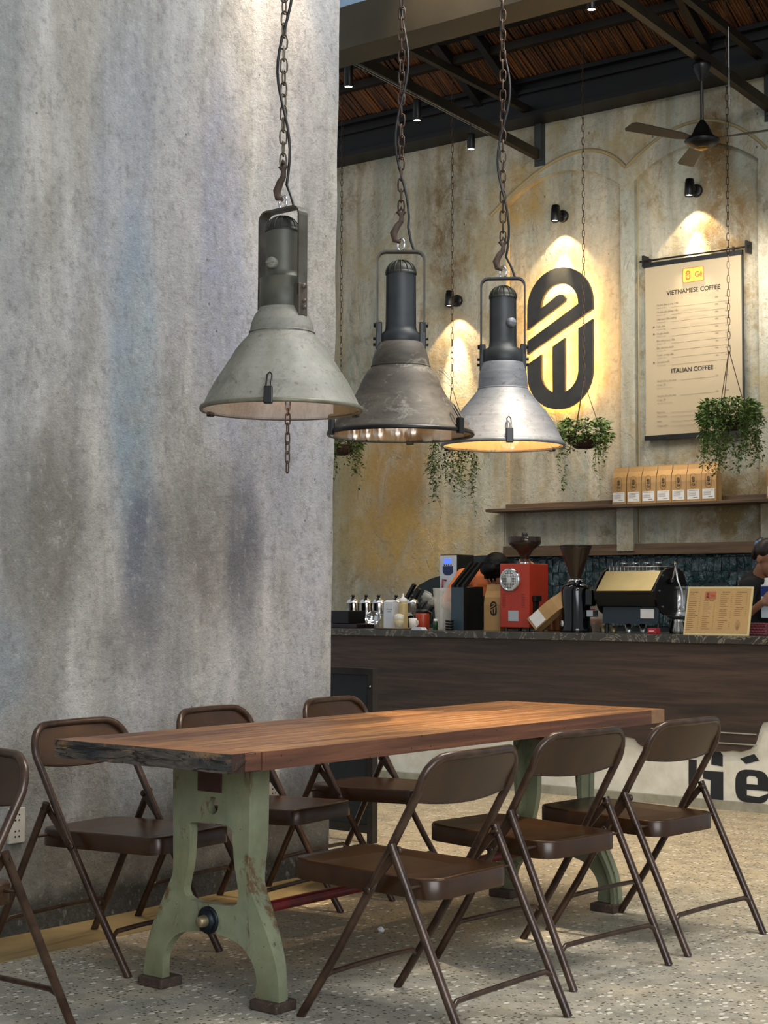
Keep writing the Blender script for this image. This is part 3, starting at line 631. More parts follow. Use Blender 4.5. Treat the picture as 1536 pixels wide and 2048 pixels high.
    for s in (-1, 1):
        m = MB()
        Tb = B @ Matrix.Translation((s*bw, 0, zp-.02)) @ Matrix.Rotation(PI/2, 4, 'Y'); m.lathe([(0, -.014), (.009, -.014), (.009, .014), (0, .014)], 8, Tb)
        m.rbox(s*bw-.006-(s > 0)*.012, s*bw+.006+(s < 0)*.012, -.021, .021, zp-.12, zp-.01, .003, B)
        for dz in (-.09, -.112): m.lathe([(0, -.016), (.006, -.016), (.006, .016), (0, .016)], 8, B @ Matrix.Translation((s*bw, 0, zp+dz+.02)) @ Matrix.Rotation(PI/2, 4, 'Y'))
        obj('pivot_plate', m, mats[5], br)
    # rim clips
    for a in hookrot:
        m = MB(); A = Matrix.Rotation(a, 4, 'Z'); R0 = R_
        m.rbox(R0-.008, R0+.010, -.014, .014, -.012, .045, .003, A); m.tube([A @ Vector(v) for v in ((R0+.004, -.008, .04), (R0-.025, -.008, .085), (R0-.03, 0, .095), (R0-.025, .008, .085), (R0+.004, .008, .04))], .003, 6)
        obj('clip', m, MT['black'], c)
    # shackle, hook and chain
    m = MB(); pts = [Vector((.016*math.cos(t), 0, zb+.026+.024*math.sin(t))) for t in [k*PI/8 for k in range(16)]]; m.tube(pts, .0045, 8, closed=True); obj('shackle', m, MT['chrome'], c)
    m = MB(); hk = [(-.002, zb+.036), (-.022, zb+.045), (-.028, zb+.07), (-.014, zb+.098), (.0, zb+.115), (.002, zb+.135), (-.012, zb+.15), (0, zb+.166), (.012, zb+.15), (0, zb+.136)]
    m.tube([B @ Vector((x, 0, z)) for x, z in hk], [.006, .012, .014, .012, .010, .009, .009, .009, .008, .008], 8); obj('hook', m, MT['rustiron'], c)
    obj('chain', chain_mb((0, 0, zb+.15), (0, 0, ztop-rim_z), .05, .024, .0034), chain_gray, c)
    m = MB(); P = []; z = zb-.02; N = 46; zt2 = ztop-rim_z
    for i in range(N+1):
        t = i/N; zz = zb+.012+(zt2-zb-.012)*t; k = min(1, t*8)*(1 if t > .03 else 1)
        P.append(Vector((.022*math.sin(t*21+hookrot[0])+.006, .016*math.cos(t*13), zz)))
    P = [B @ Vector((bw*.55, 0, zb+.006)), B @ Vector((bw*.42, 0, zb+.04))] + P[2:]
    m.tube(P, .005, 6); obj('power_cable', m, MT['cable'], c)
    return c
t = NT('lamp_glass'); MG = t.mat
g1 = t.n.new('ShaderNodeBsdfTransparent'); g2 = t.n.new('ShaderNodeBsdfGlossy'); g2.inputs['Roughness'].default_value = .03; mx = t.n.new('ShaderNodeMixShader'); fr = t.n.new('ShaderNodeFresnel'); fr.inputs[0].default_value = 1.5
mx2 = t.math('ADD', fr.outputs[0], .2, True); t.l.new(mx2, mx.inputs[0]); t.l.new(g1.outputs[0], mx.inputs[1]); t.l.new(g2.outputs[0], mx.inputs[2]); t.l.new(mx.outputs[0], t.n['Material Output'].inputs[0])
def mat_zinc(name, a, b, c, rough, metal, sw=2.2, an=3.2, st=.45):
    t = NT(name); n = t.noise(t.pos((1, 1, an)), 5, 6, .68, sw); n2 = t.noise(t.pos((.4, .4, 9)), 12, 4, .6); n3 = t.noise(t.pos(), 40, 5, .7)
    cc = t.mix(t.ramp(n, [(.36, 0), (.62, 1)]), a, b); cc = t.mix(t.ramp(n2, [(.42, 0), (.7, st)]), cc, c); cc = t.mix(t.ramp(n3, [(.58, 0), (.68, .7)]), cc, '4a4236'); n4 = t.noise(t.pos((1, 1, 1.6), (5, 1, 2)), 9, 7, .75, .8); cc = t.mix(t.ramp(n4, [(.56, 0), (.64, .7 if an > 1.5 and sw > 1 else .5)]), cc, c)
    t.set(col=cc, rough=rough, metal=metal); t.bump(n3, .1, .002); return t.mat
refl = metalish('polished_reflector', 'd4c8b0', .38, .6); capm = worn('dark_ribbed_cap', '25251f', '191915', '45443a', .5, .3, 14, .7)
white_in = simple('white_enamel_reflector', 'e6d2ac', .45)
m1 = [mat_zinc('cream_enamel', '6a685e', '85837a', '55524a', .6, 0.0, .8, 1.0, .1), worn('grey_housing', '4f4e44', '3d3c34', '68665a', .5, .3, 12, .7), worn('rim_metal', '6c6a5c', '53503f', '8d8a78', .5, .3, 20, .7), refl, worn('strap_iron', '4a4840', '362f28', '6d6a60', .5, .4, 16, .7), worn('strap_plate', '55544a', '403c34', '5c3c30', .5, .4, 16, .6)]
m2 = [mat_zinc('scorched_zinc', '2b241d', '4a443b', '78736a', .62, .1, 1.2, 2.2, .06), worn('slate_housing', '303437', '232629', '4a4c4e', .5, .3, 12, .72), MT['black'], refl, worn('slate_iron', '3b372f', '2a2621', '6a665c', .5, .4, 16, .7), MT['black']]
m3 = [mat_zinc('spun_aluminium', '66686d', '7c7e82', '94959a', .55, .25, .3, 3.2, .3), worn('grey_iron_housing', '36393a', '282a2b', '555757', .48, .35, 12, .72), worn('aluminium_rim', '6d7277', '585c60', '8b9094', .45, .6, 20, .72), white_in, worn('black_strap_iron', '34353a', '26272b', '55565a', .5, .4, 16, .7), MT['black']]
P1 = [(.2725, 0), (.268, .012), (.262, .018), (.244, .056), (.224, .094), (.199, .132), (.176, .168), (.158, .199), (.139, .224), (.118, .247), (.109, .258), (.109, .262), (.107, .278), (.103, .296), (.093, .320), (.080, .338), (.076, .347)]
H1 = [(.070, .33), (.077, .345), (.077, .446), (.058, .450), (.057, .47), (.0565, .61)]
pendant('cream enamel industrial pendant lamp, leftmost, in front of the plaster column', 3.998, 1.886, P1, H1, .2725, .682, math.radians(-2), m1, 4.36, [math.radians(-57), math.radians(63), math.radians(195)], .6, metalish('grey_chain', '6a6256', .4), .092)
P2 = [(.270, 0), (.266, .012), (.258, .02), (.247, .034), (.225, .074), (.196, .111), (.168, .146), (.152, .178), (.137, .212), (.120, .238), (.110, .247), (.108, .252), (.104, .282), (.095, .312), (.083, .338), (.076, .342)]
H2 = [(.070, .335), (.074, .342), (.074, .372), (.060, .385), (.057, .40), (.0555, .60)]
pendant('scorched dark zinc pendant lamp, middle one of three', 4.655, 1.857, P2, H2, .270, .682, math.radians(38), m2, 4.36, [math.radians(0), math.radians(120), math.radians(240)], 1.2, MT['darkchain'], .087)
P3 = [(.247, 0), (.244, .012), (.238, .022), (.226, .048), (.205, .09), (.178, .13), (.150, .165), (.122, .198), (.104, .222), (.100, .228), (.099, .255), (.096, .29), (.089, .322), (.083, .334)]
H3 = [(.075, .325), (.082, .334), (.082, .385), (.058, .397), (.055, .42), (.054, .60)]
pendant('spun aluminium pendant lamp with glowing cream inside, rightmost', 5.33, 1.869, P3, H3, .247, .678, math.radians(33), m3, 4.36, [math.radians(-50), math.radians(70), math.radians(190)], 5, MT['darkchain'], .088)
lamp('pendant_glow', 'POINT', (-3.6, 5.33, 1.95), None, 4.5, (1, .70, .4), shadow_soft_size=.03)
lamp('pendant_glow', 'POINT', (-3.6, 4.655, 1.97), None, 3.0, (1, .70, .4), shadow_soft_size=.03)
lamp('pendant_glow', 'POINT', (-3.6, 3.998, 1.99), None, 1.6, (1, .8, .6), shadow_soft_size=.03)
c = thing('pull_chain', 'short rusty chain dangling from the cream pendant lamp', 'chain', (-3.6, 4.03, 1.89)); obj('links', chain_mb((0, 0, .05), (0, 0, -.212), .04, .017, .0026), MT['rustiron'], c)
# ================================================================== BAR COUNTER
YC = 8.83
B0 = thing('bar_counter', 'long bar counter clad in dark wood above a white plaster base', 'counter', (-6.5, YC, 0))
XL, XR = -9.6, -3.3; ox = 6.5
rag = [(-9.6, .40), (-8.2, .41), (-7.4, .395), (-6.6, .405), (-5.8, .398), (-5.41, .386), (-5.2, .395), (-5.05, .40), (-4.98, .39), (-4.95, .355), (-4.90, .335), (-4.8, .332), (-4.6, .34), (-4.42, .346), (-4.26, .352), (-4.21, .37), (-4.178, .404), (-4.165, .44), (-4.152, .485), (-4.129, .53), (-4.08, .541), (-3.9, .55), (-3.3, .545)]
r3 = random.Random(4); fine = []
for a, b in zip(rag, rag[1:]):
    k = max(1, int((b[0]-a[0])/.05))
    for q in range(k): t = q/k; fine.append((a[0]+(b[0]-a[0])*t+ox, a[1]+(b[1]-a[1])*t+r3.uniform(-.004, .004)))
fine.append((rag[-1][0]+ox, rag[-1][1]))
m = MB(); m.prism([fine+[(XR+ox, .989), (XL+ox, .989)]], None, 0, .03); obj('wood_panel', m, MT['dwood'], B0, label='dark stained wood front with a broken lower edge')
m = MB(); m.box(XL+ox, XR+ox, .026, .70, .05, .97); obj('plaster_base', m, MT['whitebase'], B0, label='white painted plaster base')
m = MB(); m.box(XL+ox, XR+ox, -.012, .03, 0, .052)
obj('plinth', m, MT['plinth'], B0)
for z0, z1, nm in ((.392, .400, 'lath'), (.455, .462, 'lath')):
    m = MB(); m.box(-4.86+ox, -4.16+ox, -.008, .002, z0, z1); obj(nm, m, MT['plinth'], B0)
# painted letters: end of a word in heavy black type
def poly_letters():
    Y_ = YC+.022; out = []
    def pw(l): return [((W(x, y, Y=Y_).x+ox), W(x, y, Y=Y_).z) for x, y in l]
    out.append(pw([(1377, 1519), (1393, 1520), (1392, 1604), (1377, 1602)]))
    out.append(pw([(1406, 1541), (1446, 1544), (1446, 1607), (1420, 1604), (1421, 1560), (1406, 1557)]))
    out.append(pw([(1424, 1507), (1430, 1503), (1440, 1504), (1445, 1510), (1445, 1533), (1422, 1529)]))
    out.append(pw([(1480, 1517), (1508, 1508), (1518, 1521), (1492, 1528)]))
    return out
for i, pl_ in enumerate(poly_letters()):
    m = MB(); m.prism([pl_], None, .0228, .027); obj('painted_letter', m, MT['paintblack'], B0, label='black painted letter stroke')
# letter e
c_ = W(1504, 1573, Y=YC+.022); ex, ez = c_.x+ox, c_.z
def sup(rx, rz, n=28, pw=3.2, ph=0): return [(ex+rx*math.copysign(abs(math.cos(t))**(2/pw), math.cos(t)), ez+rz*math.copysign(abs(math.sin(t))**(2/pw), math.sin(t))) for t in [2*PI*k/n for k in range(n)]]
outl = sup(.108, .098); m = MB(); m.prism([outl, [(ex-.035, ez+.012), (ex+.035, ez+.012), (ex+.035, ez+.05), (ex+.02, ez+.062), (ex-.02, ez+.062), (ex-.035, ez+.05)], [(ex-.035, ez-.055), (ex+.04, ez-.06), (ex+.1, ez-.035), (ex+.1, ez-.02), (ex-.035, ez-.02)]], None, .0228, .027); obj('painted_letter', m, MT['paintblack'], B0, label='black painted letter e')
def mat_marble():
    t = NT('dark_marble'); n = t.noise(t.pos(world=True), 3, 5, .6, 1.2); v = t.noise(t.pos((1, 1, 1), (3, 3, 0), True), 4.2, 8, .62, 2.2)
    c = t.mix(t.ramp(n, [(.3, 0), (.7, 1)]), '2b2925', '46423a'); c = t.mix(t.ramp(v, [(.485, 0), (.5, .8), (.515, 0)]), c, '9b9382')
    t.set(col=c, rough=.25); return t.mat
m = MB(); m.rbox(XL, XR, 8.795, 9.56, .99, 1.037, .004); tag(obj('countertop', m, mat_marble()), 'dark veined marble slab on top of the bar counter', 'countertop')
ZK = 1.0375
# dark steel cabinet behind the column
CB = thing('divider_screen', 'dark slate steel divider screen with brown frame standing behind the plaster column', 'screen', (-5.40, 6.44, 0))
slate = worn('slate_cabinet_paint', '23282b', '1a1e20', '33373a', .5, .3, 8, .75); frame = worn('cabinet_frame_steel', '2b2724', '201d1b', '4a4038', .5, .4, 15, .72)
m = MB(); m.box(-.24, .24, .008, .035, .05, .875); obj('sheet', m, slate, CB)
for x0, x1, z0, z1, nm in ((.213, .247, .0, .893, 'frame_post'), (-.247, -.213, .0, .893, 'frame_post'), (-.213, .213, .86, .893, 'frame_rail'), (-.213, .213, .05, .09, 'frame_rail')):
    m = MB(); m.box(x0, x1, -.004, .04, z0, z1); obj(nm, m, frame, CB)
m = MB(); m.lathe([(0, -.01), (.006, -.008), (.006, 0)], 8, TR(.23, 0, .80) @ Matrix.Rotation(-PI/2, 4, 'X')); obj('rivet', m, MT['steel'], CB)

# ================================================================== BACK WALL THINGS
def mat_tile():
    t = NT('teal_glazed_tile'); p = t.pos(world=True); n = t.noise(t.pos((1, 1, .5), world=True), 20, 4, .6, .8)
    br = t.n.new('ShaderNodeTexBrick'); t.l.new(t.pos((1, 1, 1), world=True), br.inputs[0])
    t.set(col=t.mix(n, '0c2226', '16393c'), rough=.12, coat=.5); t.bump(n, .9, .05); return t.mat
TL = thing('tile_splashback', 'dark teal glazed tile splashback under the wooden ledge', 'tiles', (-5, 10.98, 1.0))
edge = [W(x, y, Y=10.98) for x, y in ((818, 1262), (820, 1190), (838, 1170), (860, 1158), (885, 1150), (930, 1140), (948, 1112), (1013, 1108))]
pl_ = [(v.x+5, v.z-1.0) for v in edge] + [(2.0, .60), (2.0, .0)]
pl_[0] = (pl_[0][0], .0)
m = MB(); m.prism([pl_], None, 0, .018)
obj('backing', m, simple('dark_grout', '0e1a1b', .5), TL)
m = MB(); tw = .062; rt_ = random.Random(8)
x = -2.30
while x < 1.6:
    z = .05; row = 0
    while z < .58:
        h = .105; z1 = min(z+h-.004, .60); tl = rt_.uniform(-.045, .045); tl2 = rt_.uniform(-.05, .05); x1 = x+tw-.004; y = -.006; nn = 4; vs = []; fs = []
        for i in range(nn+1):
            for j in range(nn+1):
                u, v = i/nn, j/nn; vs.append((x+(x1-x)*u, y-.006*math.sin(PI*u)*math.sin(PI*v)**.5+tl*.22*(u-.5)+tl2*.5*(v-.5)+rt_.uniform(-.0008, .0008), z+(z1-z)*v))
        for i in range(nn):
            for j in range(nn): fs.append((i*5+j, i*5+5+j, i*5+6+j, i*5+j+1))
        m.add(vs, fs, True); z += h
    x += tw
stuff_ = obj('glazed_tiles', m, mat_tile(), TL, fix=False); stuff_['kind'] = 'stuff'
LD = thing('wall_ledge', 'lower brown wooden ledge just above the teal tiles', 'ledge', (-5.2, 11, 1.6)); m = MB()
m.box(-2.2, 2.2, -.045, .06, .012, .085); obj('upright_board', m, MT['shelfw'], LD); m = MB(); m.box(-2.2, 2.2, -.09, .06, 0, .012); obj('lip', m, MT['shelfw'], LD)
m = MB(); m.box(-.125, .02, -.065, .06, .03, .40); o = obj('pilaster_foot', m, MT['wall'], LD, loc=(-.99, 0, .0)); 
SH = thing('wall_shelf', 'long brown wooden shelf on the back wall holding the coffee bags', 'shelf', (-5.2, 11, 1.965)); m = MB()
m.rbox(-2.27, 2.2, -.20, .06, 0, .024, .003); obj('board', m, MT['shelfw'], SH); m = MB(); m.box(-2.19, 2.2, -.018, .05, .024, .07); obj('back_rail', m, MT['shelfw'], SH)

# coffee bags
def bag_mesh(w, d, h):
    m = MB(); hw = w/2
    prof = [(0, 1, 1), (.02, 1, 1), (.55, 1, 1), (.72, 1, .8), (.86, .99, .3), (.97, .985, .1), (1, .985, .08)]
    rings = []
    for t, sx, sy in prof:
        yb = d*(1-sy)*.75
        y0 = 0+d*(1-sy)*.45; y1 = y0+d*sy
        rings.append([Vector((-hw*sx, y0, h*t)), Vector((0, y0-.004*(sy > .5), h*t)), Vector((hw*sx, y0, h*t)), Vector((hw*sx*.93, (y0+y1)/2, h*t)), Vector((hw*sx, y1, h*t)), Vector((-hw*sx, y1, h*t)), Vector((-hw*sx*.93, (y0+y1)/2, h*t))])
    for a, b in zip(rings, rings[1:]):
        for k in range(7): m.add([a[k], a[(k+1) % 7], b[(k+1) % 7], b[k]], [(0, 1, 2, 3)])
    m.add(rings[0], [tuple(range(7))]); m.add(rings[-1], [tuple(range(7))])
    return m
def logo_loops(s=1.0, cx=0, cz=0):
    """pill-shaped mark cut by two rising bars: list of (loops) in XZ, unit = half-width .31 -> s"""
    R_, r_, zc_ = .31, .178, .27; A = lambda n, rr, z0, a0, a1: [(rr*math.cos(a0+(a1-a0)*k/n), z0+rr*math.sin(a0+(a1-a0)*k/n)) for k in range(n+1)]
    arm_c = Vector((.005, .318)); end = [(.052+.0*k, .0) for k in ()]
    p1 = [(-R_, .098)] + A(24, R_, zc_, PI, 0) + [(R_, .207), (-R_, -.105), (-R_, .004), (r_, .262)] + A(20, r_, zc_, 0, PI) + [(-r_, .262), (-.035, .345), (.0, .358), (.035, .352), (.058, .325), (.052, .298), (.03, .283)]
    p2 = [(-R_, -.188)] + A(24, R_, -.27, PI, 2*PI) + [(R_, .125), (r_, .062)] + A(20, r_, -.27, 2*PI, PI) + [(-r_, -.118)]
    p3 = [(-.066, -.46), (.05, -.46), (.05, -.002), (-.066, -.062)]
    f = lambda l: [(cx+x*s, cz+z*s) for x, z in l]
    return [f(p1), f(p2), f(p3)]
bagx = [1224, 1253.5, 1283, 1312.5, 1343, 1373, 1403]; yb_ = 10.86
lbs = ['leftmost of the seven', 'second from the left of the seven', 'third from the left of the seven', 'middle one of the seven', 'fifth from the left of the seven', 'sixth from the left of the seven', 'rightmost of the seven, behind the hanging leaves']
xs = [W(px, 1005, Y=yb_).x for px in bagx] + [W(1436, 1005, Y=yb_).x]
for i in range(7):
    w = (xs[i+1]-xs[i])*.97 if i < 6 else .122; cx = xs[i]+w/2
    b = thing('coffee_bag', 'kraft paper coffee bag on the wall shelf, '+lbs[i], 'coffee bag', (cx, yb_, 1.9895), 0, 'kraft coffee bags on the wall shelf')
    if i == 0:
        me_bag = obj('pouch', bag_mesh(.122, .085, .292), MT['kraft'], b)
        l_ = MB(); l_.box(-.05, .05, -.0065, -.002, .018, .092); lab = obj('label_sticker', l_, MT['whitelabel'], b)
        k_ = MB()
        for z in (.082, .070, .062, .054, .046): k_.box(-.04, .02 if z < .08 else .04, -.0072, -.0064, z, z+.002)
        k_.box(.0, .035, -.0072, -.0064, .03, .034); obj('printed_lines', k_, MT['greyink'], b)
        m = MB()
        for lp in logo_loops(.035, -.0, .168): m.prism([lp], None, -.0062, -.0055)
        ol = [(-.022+.0, .115)]; 
        ring = lambda rx, z0, z1: [(rx*math.cos(t), (z1 if math.sin(t) > 0 else z0)+rx*math.sin(t)) for t in [2*PI*k/20 for k in range(20)]]
        m.prism([ring(.024, .125, .19), ring(.0225, .125, .19)], None, -.0062, -.0055)
        text_mb('Gé', .026, Matrix.Translation((0, -.0062, .122)), m); bl = obj('printed_mark', m, MT['ink'], b)
        bag0 = [me_bag, lab, bl]; allb = kids(b)
    else:
        for o in allb:
            c = o.copy(); COL.objects.link(c); c.parent = b
b = thing('coffee_bag', 'kraft paper coffee bag alone at the far right end of the wall shelf', 'coffee bag', (W(1541, 1000, Y=yb_).x+.03, yb_, 1.9895), 0, 'kraft coffee bags on the wall shelf')
for o in allb: c = o.copy(); COL.objects.link(c); c.parent = b

# wall spotlights
def sconce(px, pz, label, e, ys=11.058):
    w_ = W(px, pz, Y=ys); c = thing('wall_spotlight', label, 'wall light', (w_.x, ys, w_.z))
    m = MB(); m.lathe([(0, -.03), (.045, -.03), (.05, -.024), (.05, 0), (0, 0)], 24, Matrix.Rotation(-PI/2, 4, 'X')); m.v = [(v[0], -abs(v[1]), v[2]) for v in m.v]; obj('wall_plate', m, MT['black'], c)
    m = MB(); m.cyl((0, -.02, 0), (0, -.10, 0), .018, 10); m.cyl((0, -.08, .0), (0, -.10, 0), .03, 12); obj('arm', m, MT['black'], c)
    m = MB(); T_ = TR(0, -.125, 0, 0, math.radians(-6)); m.lathe([(0, .068), (.030, .068), (.033, .064), (.033, .045), (.036, .043), (.036, -.062), (.033, -.066), (.030, -.066), (.030, -.05), (0, -.05)], 24, T_); obj('lamp_head', m, MT['black'], c)
    m = MB(); m.lathe([(0, -.053), (.029, -.053)], 20, T_); obj('lens', m, emis('lamp_lens', 'fff0d8', 14), c, fix=False)
    lamp('spot', 'SPOT', (0, -.120, -.075), None, e*1.5, (1, .74, .42), c, spot_size=math.radians(92), spot_blend=.25, shadow_soft_size=.012).rotation_euler = (math.radians(9), 0, 0)
    lamp('spot_core', 'SPOT', (0, -.120, -.075), None, e*16, (1, .80, .5), c, spot_size=math.radians(36), spot_blend=.9, shadow_soft_size=.012).rotation_euler = (math.radians(10), 0, 0)
sconce(916, 602, 'black wall spotlight behind the chain between the two right lamps', 11, 10.998)
sconce(1127, 433, 'black wall spotlight above the glowing sign', 11)
sconce(1394, 382, 'black wall spotlight above the hanging menu', 12)

# glowing sign
sp = W(1120.5, 680, Y=11.0); S = thing('backlit_logo_sign', 'large dark steel pill-shaped logo sign with warm backlight', 'sign', (sp.x, 11.0, W(1120, 677, Y=11.0).z))
lps = logo_loops(1.0); m = MB()
m.prism([lps[0]], None, -.014, .014); 
steelsign = worn('dark_sign_steel', '3a3a38', '2a2a2a', '504c46', .5, .4, 6, .7)
obj('upper_bar_plate', m, steelsign, S); m = MB(); m.prism([lps[1]], None, -.0142, .0138); m.prism([[(x, z) for x, z in lps[2]]], None, -.0137, .0135); obj('lower_loop_plate', m, steelsign, S)
em = emis('sign_backlight', 'ffc258', 90); m = MB()
for lp in lps:
    n = len(lp); ar = sum(lp[i][0]*lp[(i+1) % n][1]-lp[(i+1) % n][0]*lp[i][1] for i in range(n)); sg = 1 if ar > 0 else -1; vs = []
    for i in range(n):
        a, p, b = Vector(lp[i-1]), Vector(lp[i]), Vector(lp[(i+1) % n]); e1, e2 = (p-a), (b-p)
        if e1.length < 1e-5 or e2.length < 1e-5: continue
        e1.normalize(); e2.normalize(); nn = Vector((-e1.y-e2.y, e1.x+e2.x))*sg; nn.normalize(); q = p+nn*.022; vs.append(Vector((q.x, .018, q.y)))
    for i in range(len(vs)):
        a, b = vs[i], vs[(i+1) % len(vs)]
        if (b-a).length > 1e-4: m.tube([a, b], .003, 5, caps=False)
obj('backlight_strip', m, em, S, label='warm glowing light strip')
for x, z in ((-.245, .2), (.245, .2), (-.245, -.35), (.245, -.35)):
    m = MB(); m.cyl((x, .012, z), (x, .058, z), .006, 8); obj('standoff', m, MT['steel'], S)

# hanging menu
def fit_text(txt, x0, x1, z, cap, Tm, mb=None, y=0, align=None, bold=0):
    big_ = cap > .02; bold = 0
    """text between x0 and x1 (local), cap height cap"""
    mb2 = text_mb(txt, 1.0, Matrix.Identity(4), None, 'LEFT', 0.0, 4 if big_ else 1, bold)
    if not mb2.v: return mb
    a = min(v[0] for v in mb2.v); b = max(v[0] for v in mb2.v); k = cap/.72; sx = (x1-x0)/(b-a) if x1 is not None else k
    mb = mb or MB()
    for q in ((0, 0), (cap*.05, 0), (0, cap*.03), (cap*.05, cap*.03)) if big_ else ((0, 0),):
        mb.add([Tm @ Vector((x0+(v[0]-a)*sx+q[0], y-q[0]*.02-q[1]*.03, z+v[2]*k+q[1])) for v in mb2.v], mb2.f)
    return mb
HY = 10.99
tl, tr, bl_, brr = [W(x, y, Y=HY) for x, y in ((1292, 537), (1486, 508), (1289.5, 868), (1482, 866))]
HX0, HX1, HZ0, HZ1 = (tl.x+bl_.x)/2, (tr.x+brr.x)/2, (bl_.z+brr.z)/2, (tl.z+tr.z)/2
HM = thing('hanging_menu', 'tall cream printed coffee menu hanging from an iron rod on the back wall', 'menu', ((HX0+HX1)/2, HY, HZ0)); hw_ = (HX1-HX0)/2; hh = HZ1-HZ0
m = MB(); m.grid(lambda u, v: Vector((-hw_+2*hw_*u, .004*math.sin(u*5+v*3), hh*v)), 12, 12); m.grid(lambda u, v: Vector((-hw_+2*hw_*u, .003+.004*math.sin(u*5+v*3), hh*v)), 12, 12); obj('cloth', m, MT['paper'], HM)
m = MB(); m.box(-hw_-.01, hw_+.012, -.012, .012, hh, hh+.035); obj('top_bar', m, MT['black'], HM); m = MB(); m.box(-hw_-.004, hw_+.004, -.012, .014, -.032, .004); obj('bottom_bar', m, MT['black'], HM)
m = MB(); m.box(hw_, hw_+.012, 0, .016, 0, hh); obj('side_strip', m, MT['black'], HM)
ra, rb = W(1283, 524, Y=HY-.02), W(1494, 491, Y=HY-.02); loc_ = Vector(((HX0+HX1)/2, HY, HZ0)); zr = (ra.z+rb.z)/2-HZ0
m = MB(); m.cyl((ra.x-loc_.x-.02, -.01, zr), (rb.x-loc_.x+.02, -.01, zr), .0075, 8); obj('rod', m, MT['black'], HM)
for x in (ra.x-loc_.x+.01, rb.x-loc_.x-.01):
    m = MB(); m.box(x-.008, x+.008, -.018, .072, zr-.045, zr+.045); obj('rod_bracket', m, MT['black'], HM)
for x in (-hw_+.05, hw_-.06):
    m = MB(); m.box(x-.008, x+.008, -.016, 0, hh, zr+.012); obj('hanger', m, MT['black'], HM)
Q = lambda px, py: (lambda v: (v.x-loc_.x, v.z-loc_.z))(W(px, py, Y=HY-.005))
I4 = Matrix.Translation((0, -.0055, 0)); mb = MB()
def qtext(t, pxa, pxb, py, cap, mb, bold=0):
    xa, z = Q(pxa, py); xb = Q(pxb, py)[0]; return fit_text(t, xa, xb, z, cap, I4, mb, 0, None, bold)
xa, z = Q(1333, 590); xb = Q(1440, 590)[0]
fit_text('VIETNAMESE COFFEE', xa, xb, Q(1387, 583)[1]-.004, .036, I4, mb, 0, None, .006); stuff(obj('heading', mb, MT['ink'], HM)); mb = MB(); xa = Q(1343, 745)[0]; xb = Q(1426, 745)[0]; fit_text('ITALIAN COFFEE', xa, xb, Q(1385, 739)[1]-.012, .034, I4, mb, 0, None, .006)
x0 = Q(1313, 610)[0]; XE = Q(1457, 600)[0]; Zt = Q(1313, 613)[1]
stuff(obj('heading', mb, MT['ink'], HM))
mb = MB(); m2 = MB(); m3 = MB()
rows = ['Cà phê đen (nóng / đá)', 'Cà phê sữa (nóng / đá)', 'Cafe kem đậu phộng', 'Cafe dừa', 'Cà phê muối', 'Bạc xỉu (nóng / đá)', 'Bạc xỉu kem muối', 'Cacao (nóng / đá)', 'Cà rem muối']
pr_ = ['35k', '35k', '45k', '45k', '35k', '40k', '45k', '39k', '45k']
z00 = Q(1313, 611)[1]; dz_ = (Q(1313, 611)[1]-Q(1313, 725)[1])/8
px_ = Q(1430, 600)[0]; px2 = Q(1450, 600)[0]
for i, (r_, p_) in enumerate(zip(rows, pr_)):
    z = z00-i*dz_; fit_text(r_, x0, None, z-.006, .0145, I4, mb); fit_text('vietnamese coffee', x0, None, z-.026, .008, I4, m2)
    m2.box(x0+.13, hw_-.09, -.0062, -.0055, z-.029, z-.0275)
    fit_text(p_, px_, None, z+.004, .0135, I4, mb); fit_text('45k', px2, None, z+.004, .0135, I4, m2)
    if i in (3, 4, 8): mb.lathe([(0, 0), (.007, 0)], 10, Matrix.Translation((x0-.025, -.006, z)) @ Matrix.Rotation(PI/2, 4, 'X'))
fit_text('M', px_+.01, None, z00+.05, .012, I4, m2)
for (a, b, y) in (('Cà phê đen pha máy', 'nóng / đá', 763), ('Cà phê sữa pha máy', 'nóng / đá', 793)):
    z = Q(1313, y)[1]; fit_text(a, x0, None, z-.004, .0145, I4, mb); fit_text(b, x0, None, z-.034, .0145, I4, mb); fit_text('italian coffee machine brewed', x0, None, z-.058, .008, I4, m2); m2.box(x0+.2, px_-.01, -.0062, -.0055, z-.004, z-.0025); fit_text('25k', px_-.002, None, z-.002, .0135, I4, mb); fit_text('30k', px2, None, z-.002, .0135, I4, mb)
for a, y in (('Espresso', 825), ('Americano', 833), ('Latte', 843), ('Cappuccino', 852)):
    z = Q(1313, y)[1]; fit_text(a, x0, None, z-.006, .0145, I4, mb); m2.box(x0+.12, hw_-.12, -.0062, -.0055, z-.008, z-.0065)
stuff(obj('item_names', mb, simple('brown_grey_ink', '5b5142', .8), HM)); stuff(obj('fine_print', m2, MT['greyink'], HM))
bx0, bz0 = Q(1366, 565); bx1, bz1 = Q(1407, 532); bzc = Q(1386, 549)[1]; bxc = (bx0+bx1)/2; bw_ = (bx1-bx0)/2; bh_ = .056
def rrect(cx, cz, w, h, r): return [(cx+(w-r)*sx+r*math.cos(a), cz+(h-r)*sz+r*math.sin(a)) for sx, sz, a0 in ((1, 1, 0), (-1, 1, PI/2), (-1, -1, PI), (1, -1, 3*PI/2)) for a in [a0+k*PI/8 for k in range(5)]]
m = MB(); m.prism([rrect(bxc, bzc, bw_, bh_, .012)], None, -.0068, -.0055); bd = obj('logo_badge', m, MT['badge'], HM, label='yellow-orange logo badge')
m = MB(); m.prism([rrect(bxc, bzc, bw_, bh_, .012), rrect(bxc, bzc, bw_-.003, bh_-.003, .010)], None, -.0074, -.0068); m.box(bxc-.001, bxc+.001, -.0074, -.0068, bzc-bh_, bzc+bh_)
for lp in logo_loops(.062, bxc-bw_*.5, bzc): m.prism([lp], None, -.0074, -.0068)
